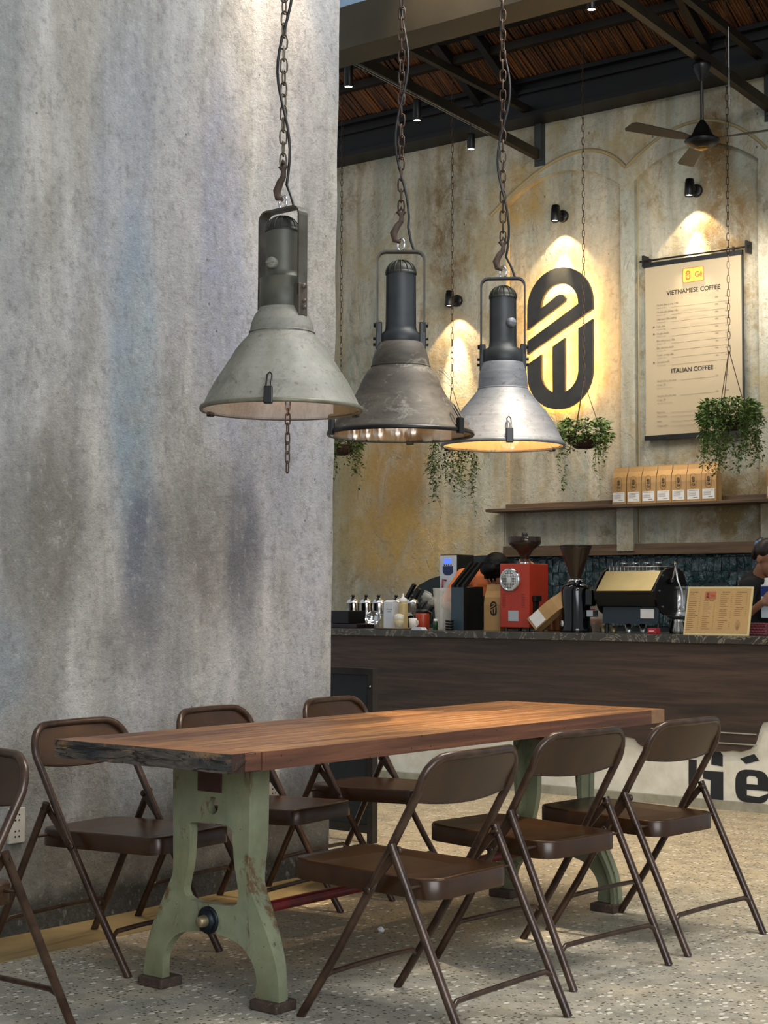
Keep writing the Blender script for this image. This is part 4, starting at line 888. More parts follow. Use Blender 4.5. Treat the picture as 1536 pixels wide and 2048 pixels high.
fit_text('Gé', bxc+.014, bxc+bw_-.012, bzc-.022, .045, Matrix.Translation((0, -.0072, 0)), m, 0, None, .01); obj('badge_mark', m, simple('red_brown_ink', 'a03c22', .8), bd)

# ================================================================== HANGING PLANTS
def vine_leaf(mb, p, d, n, L, w):
    d = d.normalized(); s_ = d.cross(n).normalized(); n = s_.cross(d)
    a, b, t = p, p+d*L*.55, p+d*L
    mb.add([a, p+d*L*.35+s_*w+n*.1*L, t-n*.1*L, p+d*L*.35-s_*w+n*.1*L, p+d*L*.5], [(0, 1, 4), (1, 2, 4), (2, 3, 4), (3, 0, 4)])
def plant(px, py, fork_py, label, rad, ntop, vines, seed, leafmat, Y=10.41, pot=.12, ztop=5.60):
    rnd = random.Random(seed); cpos = W(px, py, Y=Y); zf = W(px, fork_py, Y=Y).z-cpos.z
    c = thing('hanging_plant', label, 'hanging plant', (cpos.x, Y, cpos.z))
    m = MB(); m.lathe([(0, -pot*.62), (pot*.5, -pot*.58), (pot*.85, -pot*.3), (pot, 0), (pot*1.02, .01), (pot*.92, .012), (pot*.75, -.03), (0, -.03)], 20); obj('coir_basket', m, simple('coir_basket', '3a2417', .9, 0, .4, 60, .3), c)
    m = MB()
    for k in range(10):
        a = k*PI/5; m.tube([(1.02*pot*math.cos(a)*s_, 1.02*pot*math.sin(a)*s_, z) for s_, z in ((1, 0), (.88, -pot*.3), (.5, -pot*.6), (0, -pot*.65))], .0022, 4)
    m.tube([(1.03*pot*math.cos(k*PI/10), 1.03*pot*math.sin(k*PI/10), .002) for k in range(20)], .004, 5, closed=True); obj('wire_frame', m, MT['darkchain'], c)
    m = MB()
    for k in range(ntop):
        a = rnd.uniform(0, 2*PI); el = rnd.uniform(-.5, 1.15); r = rad*rnd.uniform(.55, 1.0); p = Vector((r*math.cos(a)*math.cos(el*.6), r*math.sin(a)*math.cos(el*.6), rad*.55*math.sin(el)+.02))
        if el < .1 and r < pot*1.05: p.x *= 1.3; p.y *= 1.3
        d = Vector((math.cos(a)+rnd.uniform(-.9, .9), math.sin(a)+rnd.uniform(-.9, .9), rnd.uniform(-.7, .6))); vine_leaf(m, p, d, Vector((rnd.uniform(-1, 1), rnd.uniform(-1, 1), 1)), rnd.uniform(.032, .056), rnd.uniform(.009, .014))
    obj('crown_leaves', m, leafmat, c, fix=False)
    for (a, L_, dens) in vines:
        m = MB(); sm = MB(); a += rnd.uniform(-.15, .15); r0 = rad*rnd.uniform(.78, 1.0); pts = []; x = r0*math.cos(a)*.8; y = r0*math.sin(a)*.8; z = .03; n = int(L_/.02)+3; dx = rnd.uniform(-.3, .3)
        for i in range(n):
            t = i/n; f = min(1, i/3); pts.append(Vector((x*(1+.2*f)+.02*math.sin(i*.35+a*3)*t+dx*.04*t, y*(1+.2*f)+.015*math.cos(i*.4+a), z-L_*t+(.02 if i < 2 else 0))))
        for i, p in enumerate(pts):
            if i < 1: continue
            for s_ in range(dens):
                if rnd.random() < .25+.35*i/n*(dens == 1): continue
                b = rnd.uniform(0, 2*PI); d = Vector((math.cos(b), math.sin(b), rnd.uniform(-.9, .3))); vine_leaf(m, p+Vector((rnd.uniform(-.01, .01), rnd.uniform(-.01, .01), rnd.uniform(-.01, .01)))*dens*.7, d, Vector((rnd.uniform(-.5, .5), rnd.uniform(-.5, .5), 1)), rnd.uniform(.026, .044), rnd.uniform(.006, .010))
        m.tube(pts, .0014, 4); obj('trailing_vine', m, leafmat, c, fix=False)
    for k in range(3):
        a = k*2*PI/3+.6; m = MB(); m.tube([(pot*math.cos(a), pot*math.sin(a), .0), (0, 0, zf)], .003, 5); obj('hanger_wire', m, MT['darkchain'], c)
    m = chain_mb((0, 0, zf-.02), (0, 0, ztop-cpos.z), .058, .020, .0028, 8, 4); obj('chain', m, MT['darkchain'], c); 
    return c
def vs_(n, lo, hi, seed, dens=2):
    r = random.Random(seed); return [(2*PI*k/n+r.uniform(-.2, .2), r.uniform(lo, hi), dens) for k in range(n)]
plant(681, 893, 880, 'small hanging plant half hidden by the plaster column', .2, 420, vs_(12, .15, .3, 1, 4)+[(.3, .5, 1), (5.2, .35, 2)], 11, MT['leafdark'])
plant(904, 868, 775, 'hanging plant with long dark trailing vines behind the middle and right lamps', .2, 420, vs_(14, .32, .55, 2, 4)+[(.5, .7, 2), (3.6, .6, 2), (4.8, .75, 1), (5.6, .55, 3), (2.9, .45, 3)], 12, MT['leafdark'])
plant(1168, 874, 762, 'hanging plant with sparse pale vines below the glowing sign', .21, 620, vs_(12, .08, .2, 3, 4)+[(PI+.1, .44, 2), (4.3, .44, 2), (5.9, .3, 2), (6.2, .5, 1), (.2, .26, 3)], 13, MT['leaf'], pot=.14)
plant(1459, 838, 700, 'bushy hanging plant in front of the hanging menu', .22, 1100, vs_(26, .22, .42, 4, 5)+[(3.4, .40, 3), (4.6, .46, 3), (.2, .38, 3), (5.5, .42, 3)], 14, MT['leaf'], pot=.13)

# ================================================================== CEILING FAN, TRACK SPOTS
FN = thing('ceiling_fan', 'black ceiling fan hanging from the truss bar at the top right', 'ceiling fan', (-5.02, 9.88, 4.408)); zt = .56
m = MB(); m.lathe([(0, -.055), (.03, -.053), (.075, -.038), (.10, -.022), (.122, .002), (.118, .012), (.085, .03), (.065, .06), (.048, .10), (.02, .14), (.012, .15)], 32); obj('motor_housing', m, MT['black'], FN)
m = MB(); m.lathe([(0, -.060), (.028, -.058), (.052, -.048), (.052, -.044)], 24); obj('brass_base', m, simple('brass_fan_plate', '8a6a2c', .3, .8), FN)
m = MB(); m.cyl((0, 0, .13), (0, 0, .47), .012, 10); obj('down_rod', m, MT['black'], FN)
m = MB(); m.lathe([(.014, .42), (.02, .43), (.055, .50), (.065, .53), (.06, .545), (0, .545)], 24); obj('canopy', m, MT['black'], FN)
for k in range(3):
    a = math.radians(8+120*k); A = TR(0, 0, .01, a); m = MB(); m.prism([[(.10, -.02), (.2, -.045), (.62, -.06), (.64, -.04), (.64, .04), (.62, .06), (.2, .045), (.10, .02)]], A @ Matrix.Rotation(math.radians(-78), 4, 'X'), -.003, .003)
    obj('blade', m, simple('dark_fan_blade', '2a251f', .6), FN)
def track_spot(p, label, h=.12, r=.032, e=6, stem=.07):
    c = thing('track_spotlight', label, 'spotlight', tuple(p))
    m = MB(); m.lathe([(0, h), (r*.9, h), (r, h-.006), (r, .004), (r*.95, 0), (r*.88, 0), (r*.88, .008), (0, .008)], 24); obj('cylinder', m, MT['black'], c)
    m = MB(); m.lathe([(0, .005), (r*.87, .005)], 20); obj('lens', m, emis('spot_lens', 'fff1e0', 9), c, fix=False)
    m = MB(); m.cyl((0, 0, h-.002), (0, 0, h+stem), .006, 8); obj('stem', m, MT['black'], c)
    lamp('spot', 'SPOT', (0, 0, -.01), None, e, (1, .8, .55), c, spot_size=1.0, spot_blend=.8, shadow_soft_size=.03)
    return c
for (px, pyt, pyb), lb in zip(((697, 128, 174), (834, 200, 241), (942, 268, 299)), ('black track spotlight right beside the column edge', 'black track spotlight above the middle pendant chain', 'black track spotlight in front of the upper back wall')):
    a = W(px, pyb, X=-7.07); b = W(px, pyt, X=-7.07); k = 5.088+(4.912-5.068)/(10.938-8.469)*(a.y-8.469); track_spot(Vector((-7.07, a.y, a.z)), lb, b.z-a.z, .032, 6, max(.01, k-.06-b.z))
a = W(1183, 20, Y=8.6); track_spot(a, 'black spotlight cut off by the top edge of the picture', .16, .03, 8, max(.02, zc(8.6)-a.z-.16))
m = MB()
for dx in (-.012, .012): m.add(bar((-7.07+dx, 7.4, 5.040+.0632*(8.469-7.4)+.005), (-7.07+dx, 10.3, 5.040-.0632*(10.3-8.469)+.005), .006, .018).v, [(0,1,3,2),(4,6,7,5),(0,4,5,1),(2,3,7,6),(0,2,6,4),(1,5,7,3)])
m.add(bar((-7.07, 7.4, 5.046+.0632*(8.469-7.4)+.006), (-7.07, 10.3, 5.046-.0632*(10.3-8.469)+.006), .03, .004).v, [(0,1,3,2),(4,6,7,5),(0,4,5,1),(2,3,7,6),(0,2,6,4),(1,5,7,3)])
tag(obj('light_track', m, MT['steel']), 'pale-edged lighting track under the lower truss bar', 'light track')

# wall sockets
def socket(px, py, label, w=.075, h=.13):
    p = W(px, py, X=-4.778); c = thing('wall_socket', label, 'socket', (-4.783, p.y, p.z)); m = MB(); m.rbox(-.004, .012, -w/2, w/2, -h/2, h/2, .003); obj('plate', m, simple('worn_white_plastic', 'b9b3a4', .5, 0, .15, 20), c)
    for dz in (-.03, .03):
        for dy in (-.009, .009):
            for d2 in (-.010, .010):
                m = MB(); m.lathe([(0, 0), (.0035, 0), (.0035, .001), (0, .001)], 8, Matrix.Translation((.0122, dy, dz+d2)) @ Matrix.Rotation(PI/2, 4, 'Y')); obj('pin_hole', m, MT['black'], c)
socket(32, 1651, 'worn white double wall socket at the lower left of the column')
socket(546, 1568, 'white wall socket seen between the green trestle and the middle chair', .07, .12)

# litter on the floor
p = W(762, 1866, Z=0); m = MB(); m.grid(lambda u, v: Vector((.014*math.cos(6.283*u)*(math.sin(PI*v)+.05), .012*math.sin(6.283*u)*(math.sin(PI*v)+.05), .012-.011*math.cos(PI*v)+.002*math.sin(9*u+5*v))), 10, 7); tag(obj('paper_scrap', m, simple('white_paper', 'dcdcd8', .8), loc=tuple(p)), 'tiny crumpled white paper scrap on the floor under the table', 'litter')
p = W(720, 1437, Z=.803)
# ================================================================== THINGS ON THE COUNTER
K = lambda px, Y=9.05: W(px, 1240, Y=Y).x
def kz(py, px=1100, Y=9.05): return W(px, py, Y=Y).z
def lathed(name, prof, mat, parent, T_=None, seg=24, label=None): m = MB(); m.lathe(prof, seg, T_); return obj(name, m, mat, parent, label=label)
clear = NT('clear_plastic'); clear.set(col='d8d8d0', rough=.15, alpha=.25); clear = clear.mat
smoke = NT('smoked_plastic'); smoke.set(col='33261c', rough=.12, alpha=.72); smoke = smoke.mat
# red grinder
redm = worn('red_orange_enamel', 'b0331a', '9a2a15', 'c2492c', .35, .1, 5, .8)
G = thing('coffee_grinder', 'red-orange box coffee grinder with round chrome grille and bean hopper', 'coffee grinder', (K(1032.5), 9.03, ZK)); w2 = .1195
m = MB(); m.rbox(-w2, w2, 0, .235, .022, .455, .006); obj('body', m, redm, G)
for x in (-.09, .09):
    for y in (.03, .2): m = MB(); m.cyl((x, y, 0), (x, y, .024), .014, 10); obj('foot', m, MT['black'], G)
TG = Matrix.Translation((-.032, 0, .345)) @ Matrix.Rotation(PI/2, 4, 'X')
gr = lathed('grille_ring', [(.064, .02), (.068, .024), (.078, .018), (.083, 0), (.083, -.002)], MT['chrome'], G, TG, 36, 'chrome ring')
m = MB(); m.lathe([(0, .0195), (.066, .0195), (.066, .017), (0, .017)], 32, TG); gp = obj('grille_plate', m, simple('white_grille', 'c9ccca', .4), G)
m = MB()
for i in range(-4, 5):
    for j in range(-5, 6):
        x, z = i*.0125, j*.0105
        if x*x+z*z < .0031 and not (abs(i) < 2 and abs(j) < 2): m.box(-.032+x-.0042, -.032+x+.0042, -.0202, -.0192, .345+z-.003, .345+z+.003)
stuff(obj('grille_slots', m, MT['black'], gp))
m = MB(); m.rbox(-.05, .035, -.004, .002, .065, .138, .002); obj('maker_plate', m, MT['steel'], G, label='blank silver plate')
m = MB()
for i in range(9):
    for x in (-.10, .055): m.box(x, x+.026, -.0015, .001, .16+i*.011, .163+i*.011)
obj('vent_slots', m, simple('dark_red_slot', '6a1c10', .6), G)
H = lathed('hopper', [(.028, .455), (.03, .468), (.030, .50), (.055, .545), (.105, .585), (.112, .60), (.112, .632), (.108, .636), (.104, .632), (.104, .602), (.05, .55), (.026, .50)], smoke, G, TR(.01, .11, 0), 32, 'smoked bean hopper')
lathed('beans', [(0, .50), (.027, .503), (.052, .552), (.098, .588), (.06, .592), (0, .596)], simple('coffee_beans', '3a160c', .4, 0, .4, 90, .3), H, TR(.01, .11, 0)); lathed('hopper_lid', [(0, .645), (.108, .64), (.112, .634), (.10, .633)], smoke, H, TR(.01, .11, 0)); lathed('lid_knob', [(0, .672), (.018, .67), (.02, .645)], MT['black'], H, TR(.01, .11, 0))
lathed('collar', [(.034, .455), (.034, .463), (.03, .468)], MT['chrome'], G, TR(.01, .11, 0))
m = MB(); m.rbox(w2, w2+.035, .03, .10, .20, .24, .004); m.rbox(w2, w2+.02, .04, .09, .12, .2, .004); obj('outlet_spout', m, MT['black'], G)
# slate holder with slotted top
D = thing('slotted_dispenser', 'slate blue and black slotted dispenser with sloping prongs beside the red grinder', 'dispenser', (K(923), 9.0, ZK)); sl = simple('slate_blue_front', '31424b', .5)
S2 = Matrix(((0, 1, 0, 0), (1, 0, 0, 0), (0, 0, 1, 0), (0, 0, 0, 1)))
m = MB(); m.prism([[(.004, 0), (.24, 0), (.24, .30), (.15, .30), (.004, .290)]], S2, -.05, .05); obj('body', m, MT['black'], D)
m = MB(); m.box(-.052, .052, -.002, .004, 0, .295); obj('front_panel', m, sl, D, label='slate blue front')
for x0, x1 in ((-.052, -.03), (-.006, .008), (.035, .055)):
    m = MB(); m.prism([[(0, .29), (.03, .29), (.25, .47), (.22, .475), (0, .31)]], S2, x0, x1); obj('prong', m, MT['black'], D)
# standing kraft bag with logo
def kraft_bag(label, loc, w, d, h, M_=None):
    c = thing('coffee_bag', label, 'coffee bag', loc); b = bag_mesh(w, d, h)
    if M_: b.v = [tuple(M_ @ Vector(v)) for v in b.v]
    obj('pouch', b, MT['kraft'], c); return c
c = kraft_bag('tall kraft paper coffee bag standing on the counter left of the red grinder', (K(984, 9.12), 9.12, ZK), .135, .08, .315); m = MB()
for lp in logo_loops(.085, .015, .15): m.prism([lp], None, -.0052, -.0044)
obj('printed_mark', m, MT['ink'], c, label='black logo print')
# leaning kraft bag
Ml = Matrix.Rotation(math.radians(48), 4, 'Y') @ Matrix.Rotation(math.radians(-12), 4, 'X')
c = kraft_bag('kraft paper coffee bag lying tilted with white label in front of the black grinder', (K(1066, 8.95), 8.93, ZK+.048), .10, .09, .29, Ml)
m = MB(); m.box(-.045, .045, -.0075, -.0045, .015, .10); m.v = [tuple(Ml @ Vector(v)) for v in m.v]; obj('label_sticker', m, MT['whitelabel'], c)
# black grinder
G2 = thing('coffee_grinder', 'tall glossy black coffee grinder with smoked cone hopper', 'coffee grinder', (K(1147), 9.08, ZK)); gb = simple('glossy_black', '08090b', .08, 0, .1, 5)
lathed('body', [(0, 0), (.105, 0), (.108, .01), (.104, .03), (.096, .05), (.096, .27), (.088, .30), (.06, .318), (.03, .322), (0, .322)], gb, G2, None, 40)
lathed('collar', [(.035, .318), (.042, .325), (.042, .335), (.05, .338), (.05, .345), (.03, .348)], MT['chrome'], G2); m = MB()
for k in range(6): a = k*PI/3; m.cyl((.045*math.cos(a), .045*math.sin(a), .332), (.058*math.cos(a), .058*math.sin(a), .332), .006, 6)
obj('adjuster_studs', m, MT['chrome'], G2)
H = lathed('hopper', [(.034, .345), (.04, .37), (.10, .545), (.104, .556), (.104, .566), (.098, .566), (.094, .55), (.034, .37)], smoke, G2, None, 32, 'smoked cone hopper')
lathed('beans', [(0, .36), (.033, .37), (.085, .525), (0, .53)], simple('coffee_grounds', '2c1c10', .7, 0, .3, 60), H); lathed('hopper_lid', [(0, .576), (.09, .575), (.106, .57), (.106, .562), (.10, .562)], MT['black'], H)
m = MB(); m.rbox(.08, .14, -.03, .03, .17, .28, .012); obj('dosing_chamber', m, gb, G2); m = MB(); m.rbox(.10, .15, -.035, .035, .10, .145, .004); obj('fork', m, MT['steel'], G2)
m = MB(); m.lathe([(0, .0), (.022, 0), (.022, .002), (0, .002)], 16, TR(-.055, -.082, .055) @ Matrix.Rotation(math.radians(-35), 4, 'Z') @ Matrix.Rotation(PI/2, 4, 'X')); obj('round_badge', m, MT['whitelabel'], G2)
# espresso machine (profile in YZ, extruded in X)
EX0, EX1 = K(1190, 9.0), K(1306, 9.0); ew = EX1-EX0
E_ = thing('espresso_machine', 'black espresso machine with slanted bronze panel, seen from behind', 'espresso machine', (EX0, 9.0, ZK))
m = MB(); m.prism([[(.0, .265), (.03, .175), (.06, .165), (.36, .165), (.42, .22), (.42, .36), (.36, .395), (.13, .395)]], S2, 0, ew); obj('body', m, MT['black'], E_)
bz = NT('bronze_mirror'); nz = bz.noise(bz.pos((1, 1, 1)), 4, 3); bz.set(col=bz.mix(nz, '8f7f58', 'c0ae7e'), rough=.28, metal=.9)
m = MB(); m.prism([[(-.002, .272), (.0, .268), (.128, .392), (.126, .398)]], S2, .01, ew-.012); obj('slanted_panel', m, bz.mat, E_, label='polished bronze back panel')
m = MB(); m.prism([[(.045, .06), (.055, .06), (.07, .172), (.055, .172)]], S2, .03, ew+.01); obj('lower_panel', m, simple('slate_machine_panel', '1d2930', .5), E_, label='dark slate lower panel')
m = MB(); m.box(ew-.115, ew-.02, .045, .052, .095, .155); obj('data_label', m, MT['whitelabel'], E_, label='white data label')
octo = [(.0, .27), (.05, .165), (.12, .12), (.30, .12), (.40, .17), (.43, .28), (.40, .37), (.32, .415), (.16, .415), (.07, .36)]
for x0 in (-.012, ew): m = MB(); m.prism([catmull(octo, 2)], S2, x0, x0+.014); obj('side_panel', m, MT['black'], E_)
for y, z in ((.06, .27), (.10, .37), (.3, .385), (.38, .3), (.36, .19), (.1, .17)): m = MB(); m.cyl((ew+.013, y, z), (ew+.018, y, z), .007, 8); obj('side_screw', m, MT['steel'], E_)
for x, y in ((.04, .08), (.04, .36), (ew-.01, .08), (ew-.01, .36)): m = MB(); m.tube([(x, y, .0), (x-.0, y+.01, .13)], [.012, .01], 8); obj('leg', m, MT['black'], E_)
m = MB()
for z in (.40, .428): m.tube([(.02, .14, z), (ew-.03, .14, z), (ew-.03, .38, z), (.02, .38, z)], .003, 6, closed=True)
for i in range(14): x = .03+i*(ew-.07)/13; m.cyl((x, .14, .395), (x, .14, .43), .0022, 6)
obj('cup_rail', m, MT['steel'], E_)
m = MB(); m.box(.02, ew-.03, .139, .143, .398, .43); obj('rail_plate', m, simple('pale_rail', '55534c', .4, .6), E_)
m = MB(); m.tube([(ew+.03, .2, .34), (ew+.05, .2, .42), (ew+.06, .18, .455), (ew+.075, .16, .44), (ew+.10, .14, .34), (ew+.135, .13, .27), (ew+.15, .12, .16)], .007, 8); obj('steam_wand', m, MT['chrome'], E_)
lathed('wand_knob', [(0, .02), (.018, .016), (.018, -.016), (0, -.02)], MT['black'], E_, TR(ew+.03, .19, .33) @ Matrix.Rotation(PI/2, 4, 'Y'))
for i in range(4):
    c = thing('espresso_cup', 'black espresso cup upside down on the machine, '+('first', 'second', 'third', 'fourth')[i]+' from the left', 'cup', (EX0+.09+i*.085, 9.0+.22, ZK+.3955), 0, 'cups on the espresso machine')
    lathed('cup_body', [(0, .055), (.022, .055), (.03, .03), (.036, 0), (.033, 0), (.027, .028), (0, .05)], MT['black'], c); lathed('cup_foot', [(.022, .055), (.022, .06), (.018, .06), (0, .057)], MT['steel'], c)
# under and around the machine
m = MB(); m.rbox(-.03, .03, 0, .06, 0, .036, .003); c = thing('red_box', 'small red box on the counter under the espresso machine', 'box', (K(1303, 8.93), 8.93, ZK)); obj('carton', m, simple('red_card', 'a3232b', .5), c); m = MB(); m.box(-.018, .018, -.001, .0, .016, .021); obj('printed_line', m, MT['whitelabel'], c)
c = thing('pitcher', 'glass pitcher of orange juice behind the black grinder', 'pitcher', (K(1187, 9.35), 9.35, ZK)); lathed('glass_wall', [(.05, 0), (.055, .01), (.07, .14), (.066, .14), (.05, .012), (0, .008)], clear, c); lathed('juice', [(0, .01), (.048, .012), (.058, .085), (0, .085)], simple('orange_juice', 'b46a1a', .4), c)
c = thing('juice_carton', 'pale carton with a red mark behind the black grinder', 'carton', (K(1190, 9.46), 9.46, ZK)); m = MB(); m.rbox(-.045, .045, 0, .07, 0, .18, .004); obj('carton_box', m, simple('pale_carton', '9a9488', .6), c); m = MB(); m.box(-.04, .0, -.002, 0, .115, .15); obj('red_mark', m, simple('red_print', 'a02020', .6), c)
for i, (px, h, lb) in enumerate(((1206, .05, 'small glass with bronze lid under the left of the machine'), (1222, .045, 'second small glass under the left of the machine'), (1248, .05, 'grey steel cup under the middle of the machine'), (1272, .055, 'steel cup under the right of the machine'))):
    c = thing('steel_cup', lb, 'cup', (K(px, 9.2), 9.2+.03*i, ZK)); lathed('cup_wall', [(.02, 0), (.026, h), (.024, h), (.018, .003), (0, .003)], MT['steel'] if i > 1 else MT['brass'], c)
c = thing('blender_jar', 'ribbed steel and glass blender jar right of the espresso machine', 'blender', (K(1357, 9.35), 9.35, ZK)); lathed('base', [(0, 0), (.06, 0), (.065, .02), (.05, .08), (0, .08)], MT['black'], c); lathed('cone', [(.03, .08), (.075, .10), (.08, .115), (.06, .14), (.055, .15)], MT['steel'], c); lathed('jar', [(.055, .15), (.062, .28), (.06, .28), (.05, .15)], MT['steel'], c); lathed('glass_lid', [(.075, .30), (.075, .29), (.06, .282)], clear, c)
c = thing('steel_jug', 'dented steel milk jug beside the counter menu board', 'jug', (K(1357, 9.08), 9.08, ZK)); lathed('jug_wall', [(0, 0), (.036, 0), (.04, .02), (.030, .075), (.034, .09), (.031, .09), (.026, .075), (.03, .004)], MT['steel'], c); m = MB(); m.tube([(.032, 0, .08), (.06, 0, .07), (.06, 0, .03), (.038, 0, .02)], .004, 6); obj('handle', m, MT['steel'], c)
for px, lb in ((1103, 'white nozzle of a syrup bottle beside the red grinder'), (1117, 'small white capped bottle behind the leaning kraft bag')):
    c = thing('syrup_bottle', lb, 'bottle', (K(px, 9.3), 9.3, ZK)); lathed('bottle_body', [(0, 0), (.028, 0), (.03, .01), (.03, .14), (.014, .17), (0, .17)], simple('amber_syrup', '7a4a22', .3), c); lathed('cap', [(.014, .168), (.022, .172), (.018, .19), (.006, .21), (.004, .225), (0, .226)], MT['whitelabel'], c)
# counter menu board, leaning back
a, b = W(1366, 1268.5, Y=8.90), W(1497, 1271.5, Y=8.90); MBD = thing('menu_board', 'cream printed menu board with pale frame standing on the counter at the right', 'menu board', ((a.x+b.x)/2, 8.90, ZK)); w2 = (b.x-a.x)/2; hgt = .305
Tm = Matrix.Rotation(math.radians(-14), 4, 'X'); tanm = simple('tan_menu_print', 'b99560', .6, 0, .06, 6); MBT = Tm
m = MB(); m.rbox(-w2, w2, 0, .012, 0, hgt, .002, Tm); obj('frame', m, simple('pale_wood_frame', 'd2bd88', .5), MBD)
m = MB(); m.box(-w2+.012, w2-.012, -.002, .001, .013, hgt-.012, Tm); obj('panel', m, tanm, MBD)
m = MB(); m2 = MB(); Tt = Tm @ Matrix.Translation((0, -.0028, 0)); cols = [-.195, -.085, .045, .125]
def tl_(t, x, z, cap, mb, x1=None): fit_text(t, x, x1, z, cap, Tt, mb)
tl_('VIETNAMESE', -.20, .265, .008, m, -.145); tl_('COFFEE', -.20, .254, .006, m, -.17); tl_('ITALIAN COFFEE', -.20, .118, .008, m, -.13); tl_('TEA & OTHERS', -.10, .212, .007, m, -.03); tl_('MATCHA TEA', .02, .265, .008, m, .07); tl_('ICE BLENDED', .115, .265, .008, m, .185); tl_('COLD BREW', .01, .156, .008, m, .06); tl_('ICE BLENDED', .005, .088, .007, m, .07); tl_('FRESH TEA', .12, .17, .007, m, .17)
r9 = random.Random(5)
for ci, (x, zt_, zb) in enumerate(((-.2, .245, .13), (-.2, .108, .03), (-.10, .2, .03), (.01, .255, .17), (.01, .146, .10), (.01, .078, .03), (.11, .255, .185), (.11, .16, .12))):
    z = zt_
    while z > zb: m2.box(x, x+r9.uniform(.03, .055), -.0006, .0004, z, z+.0025, Tt); m2.box(x+.072, x+.078, -.0006, .0004, z, z+.0025, Tt); z -= .0125
stuff(obj('headings', m, simple('dark_brown_ink', '4a3018', .8), MBD)); stuff(obj('small_print', m2, simple('faded_brown_ink', '94714a', .8), MBD))
m = MB()
for k in range(7): a_ = k*.42+.3; m.tube([Tt @ Vector((.14+.02*math.cos(a_)*q, -.001, .03+.05*math.sin(a_)*q+.02*q)) for q in (0, .5, 1)], .0009, 4)
obj('leaf_drawing', m, simple('faded_ink_drawing', '9a7650', .8), MBD)
m = MB(); m.prism([rrect(-.058, .249, .036, .024, .005)], Tt, -.001, .0005); bd = obj('logo_badge', m, simple('terracotta_badge', 'b06446', .7), MBD)
m = MB()
for lp in logo_loops(.027, -.076, .249): m.prism([lp], Tt, -.002, -.001)
fit_text('Gé', -.054, -.028, .24, .019, Tt @ Matrix.Translation((0, -.0015, 0)), m, 0, None, .01); obj('badge_mark', m, simple('brown_badge_ink', '5a2414', .8), bd)
# woven basket
c = thing('woven_basket', 'small maroon woven plastic basket right of the counter menu board', 'basket', (K(1521, 9.1), 9.05, ZK)); m = MB(); mr = simple('maroon_plastic', '7a3a40', .5); m.rbox(-.06, .06, 0, .1, 0, .075, .008); obj('liner', m, mr, c)
m = MB()
for j in range(5): m.tube([(-.064+.128*i/24, -.004-.003*math.sin(i*1.6+j*PI), .008+j*.016) for i in range(25)], .004, 5)
obj('weave', m, mr, c)
# ------------- left part of the counter
m = MB(); m.box(-9.6, -3.3, 10.46, 10.965, 0, .99); tag(obj('back_counter', m, MT['dwood']), 'dark back counter along the wall behind the bar staff', 'counter')
c = thing('water_boiler', 'white-fronted water boiler with blue display behind the clear bin', 'water boiler', (K(897, 10.52), 10.52, .991)); bw2 = (K(914, 10.52)-K(880, 10.52))/2; bt = W(897, 1109, Y=10.52).z-.991
m = MB(); m.rbox(-bw2, bw2, 0, .24, .0, bt, .006); obj('case', m, simple('dark_boiler_case', '24241f', .4, .3), c); m = MB(); m.rbox(-bw2+.002, bw2-.002, -.008, .002, bt-.30, bt-.008, .01); obj('front_panel', m, simple('pale_boiler_front', 'b3b6bc', .4), c)
m = MB(); m.box(-bw2+.004, -bw2+.03, -.006, .002, .0, bt-.28); m.box(bw2-.03, bw2-.004, -.006, .002, .0, bt-.28); obj('front_column', m, simple('pale_boiler_leg', '9a9ca0', .4), c)
m = MB(); m.box(-.036, .032, -.0095, -.0075, bt-.075, bt-.035); obj('display', m, emis('blue_display', '3550ff', 1.6), c, label='lit blue display')
m = MB(); m.prism([[(-.052, bt-.095), (.05, bt-.095), (.05, bt-.13)]+[(.052*math.cos(k*PI/10), bt-.135-.035*math.sin(k*PI/10)) for k in range(0, 11)]], None, -.0095, -.0075); obj('blue_badge', m, simple('navy_badge', '1a2350', .5), c)
for i in range(4): m = MB(); m.lathe([(0, 0), (.006, 0), (.006, .002), (0, .002)], 10, TR(-.036+i*.022, -.008, bt-.086) @ Matrix.Rotation(PI/2, 4, 'X')); obj('button', m, MT['black'], c)
m = MB(); m.tube([(-.02, -.005, bt-.21), (-.02, -.05, bt-.205), (-.02, -.055, bt-.27)], .008, 8); obj('tap', m, simple('red_tap', '7a1a1a', .4), c)
c = thing('clear_bin', 'tall clear plastic bin in front of the water boiler', 'bin', (K(886, 9.1), 9.1, ZK)); lathed('bin_wall', [(.05, 0), (.072, .285), (.076, .285), (.076, .29), (.070, .29), (.049, .004), (0, .004)], clear, c)
c = thing('milk_carton', 'white milk carton with black lettering among the pots', 'carton', (K(776, 8.98), 8.98, ZK)); m = MB(); m.rbox(-.042, .042, 0, .07, 0, .19, .003); m.prism([[(0, .19), (.07, .19), (.035, .205)]], S2, -.042, .042); obj('carton_box', m, simple('white_carton', 'c9cccf', .5), c); m = MB(); fit_text('Fresh', -.012, .038, .135, .012, Matrix.Translation((0, -.0006, 0)), m, 0, None, .02); fit_text('MILK', -.004, .03, .118, .009, Matrix.Translation((0, -.0006, 0)), m, 0, None, .02); obj('lettering', m, MT['ink'], c)
bg_ = simple('cream_sauce', 'b09a68', .4)
c = thing('squeeze_bottle', 'beige squeeze bottle with pointed nozzle on the round tray', 'bottle', (K(806, 8.98), 8.98, ZK+.008)); lathed('bottle_body', [(0, 0), (.033, 0), (.035, .006), (.035, .165), (.028, .185), (0, .187)], bg_, c); lathed('nozzle_cap', [(.03, .185), (.03, .205), (.014, .215), (.006, .222), (.003, .245), (0, .246)], MT['whitelabel'], c)
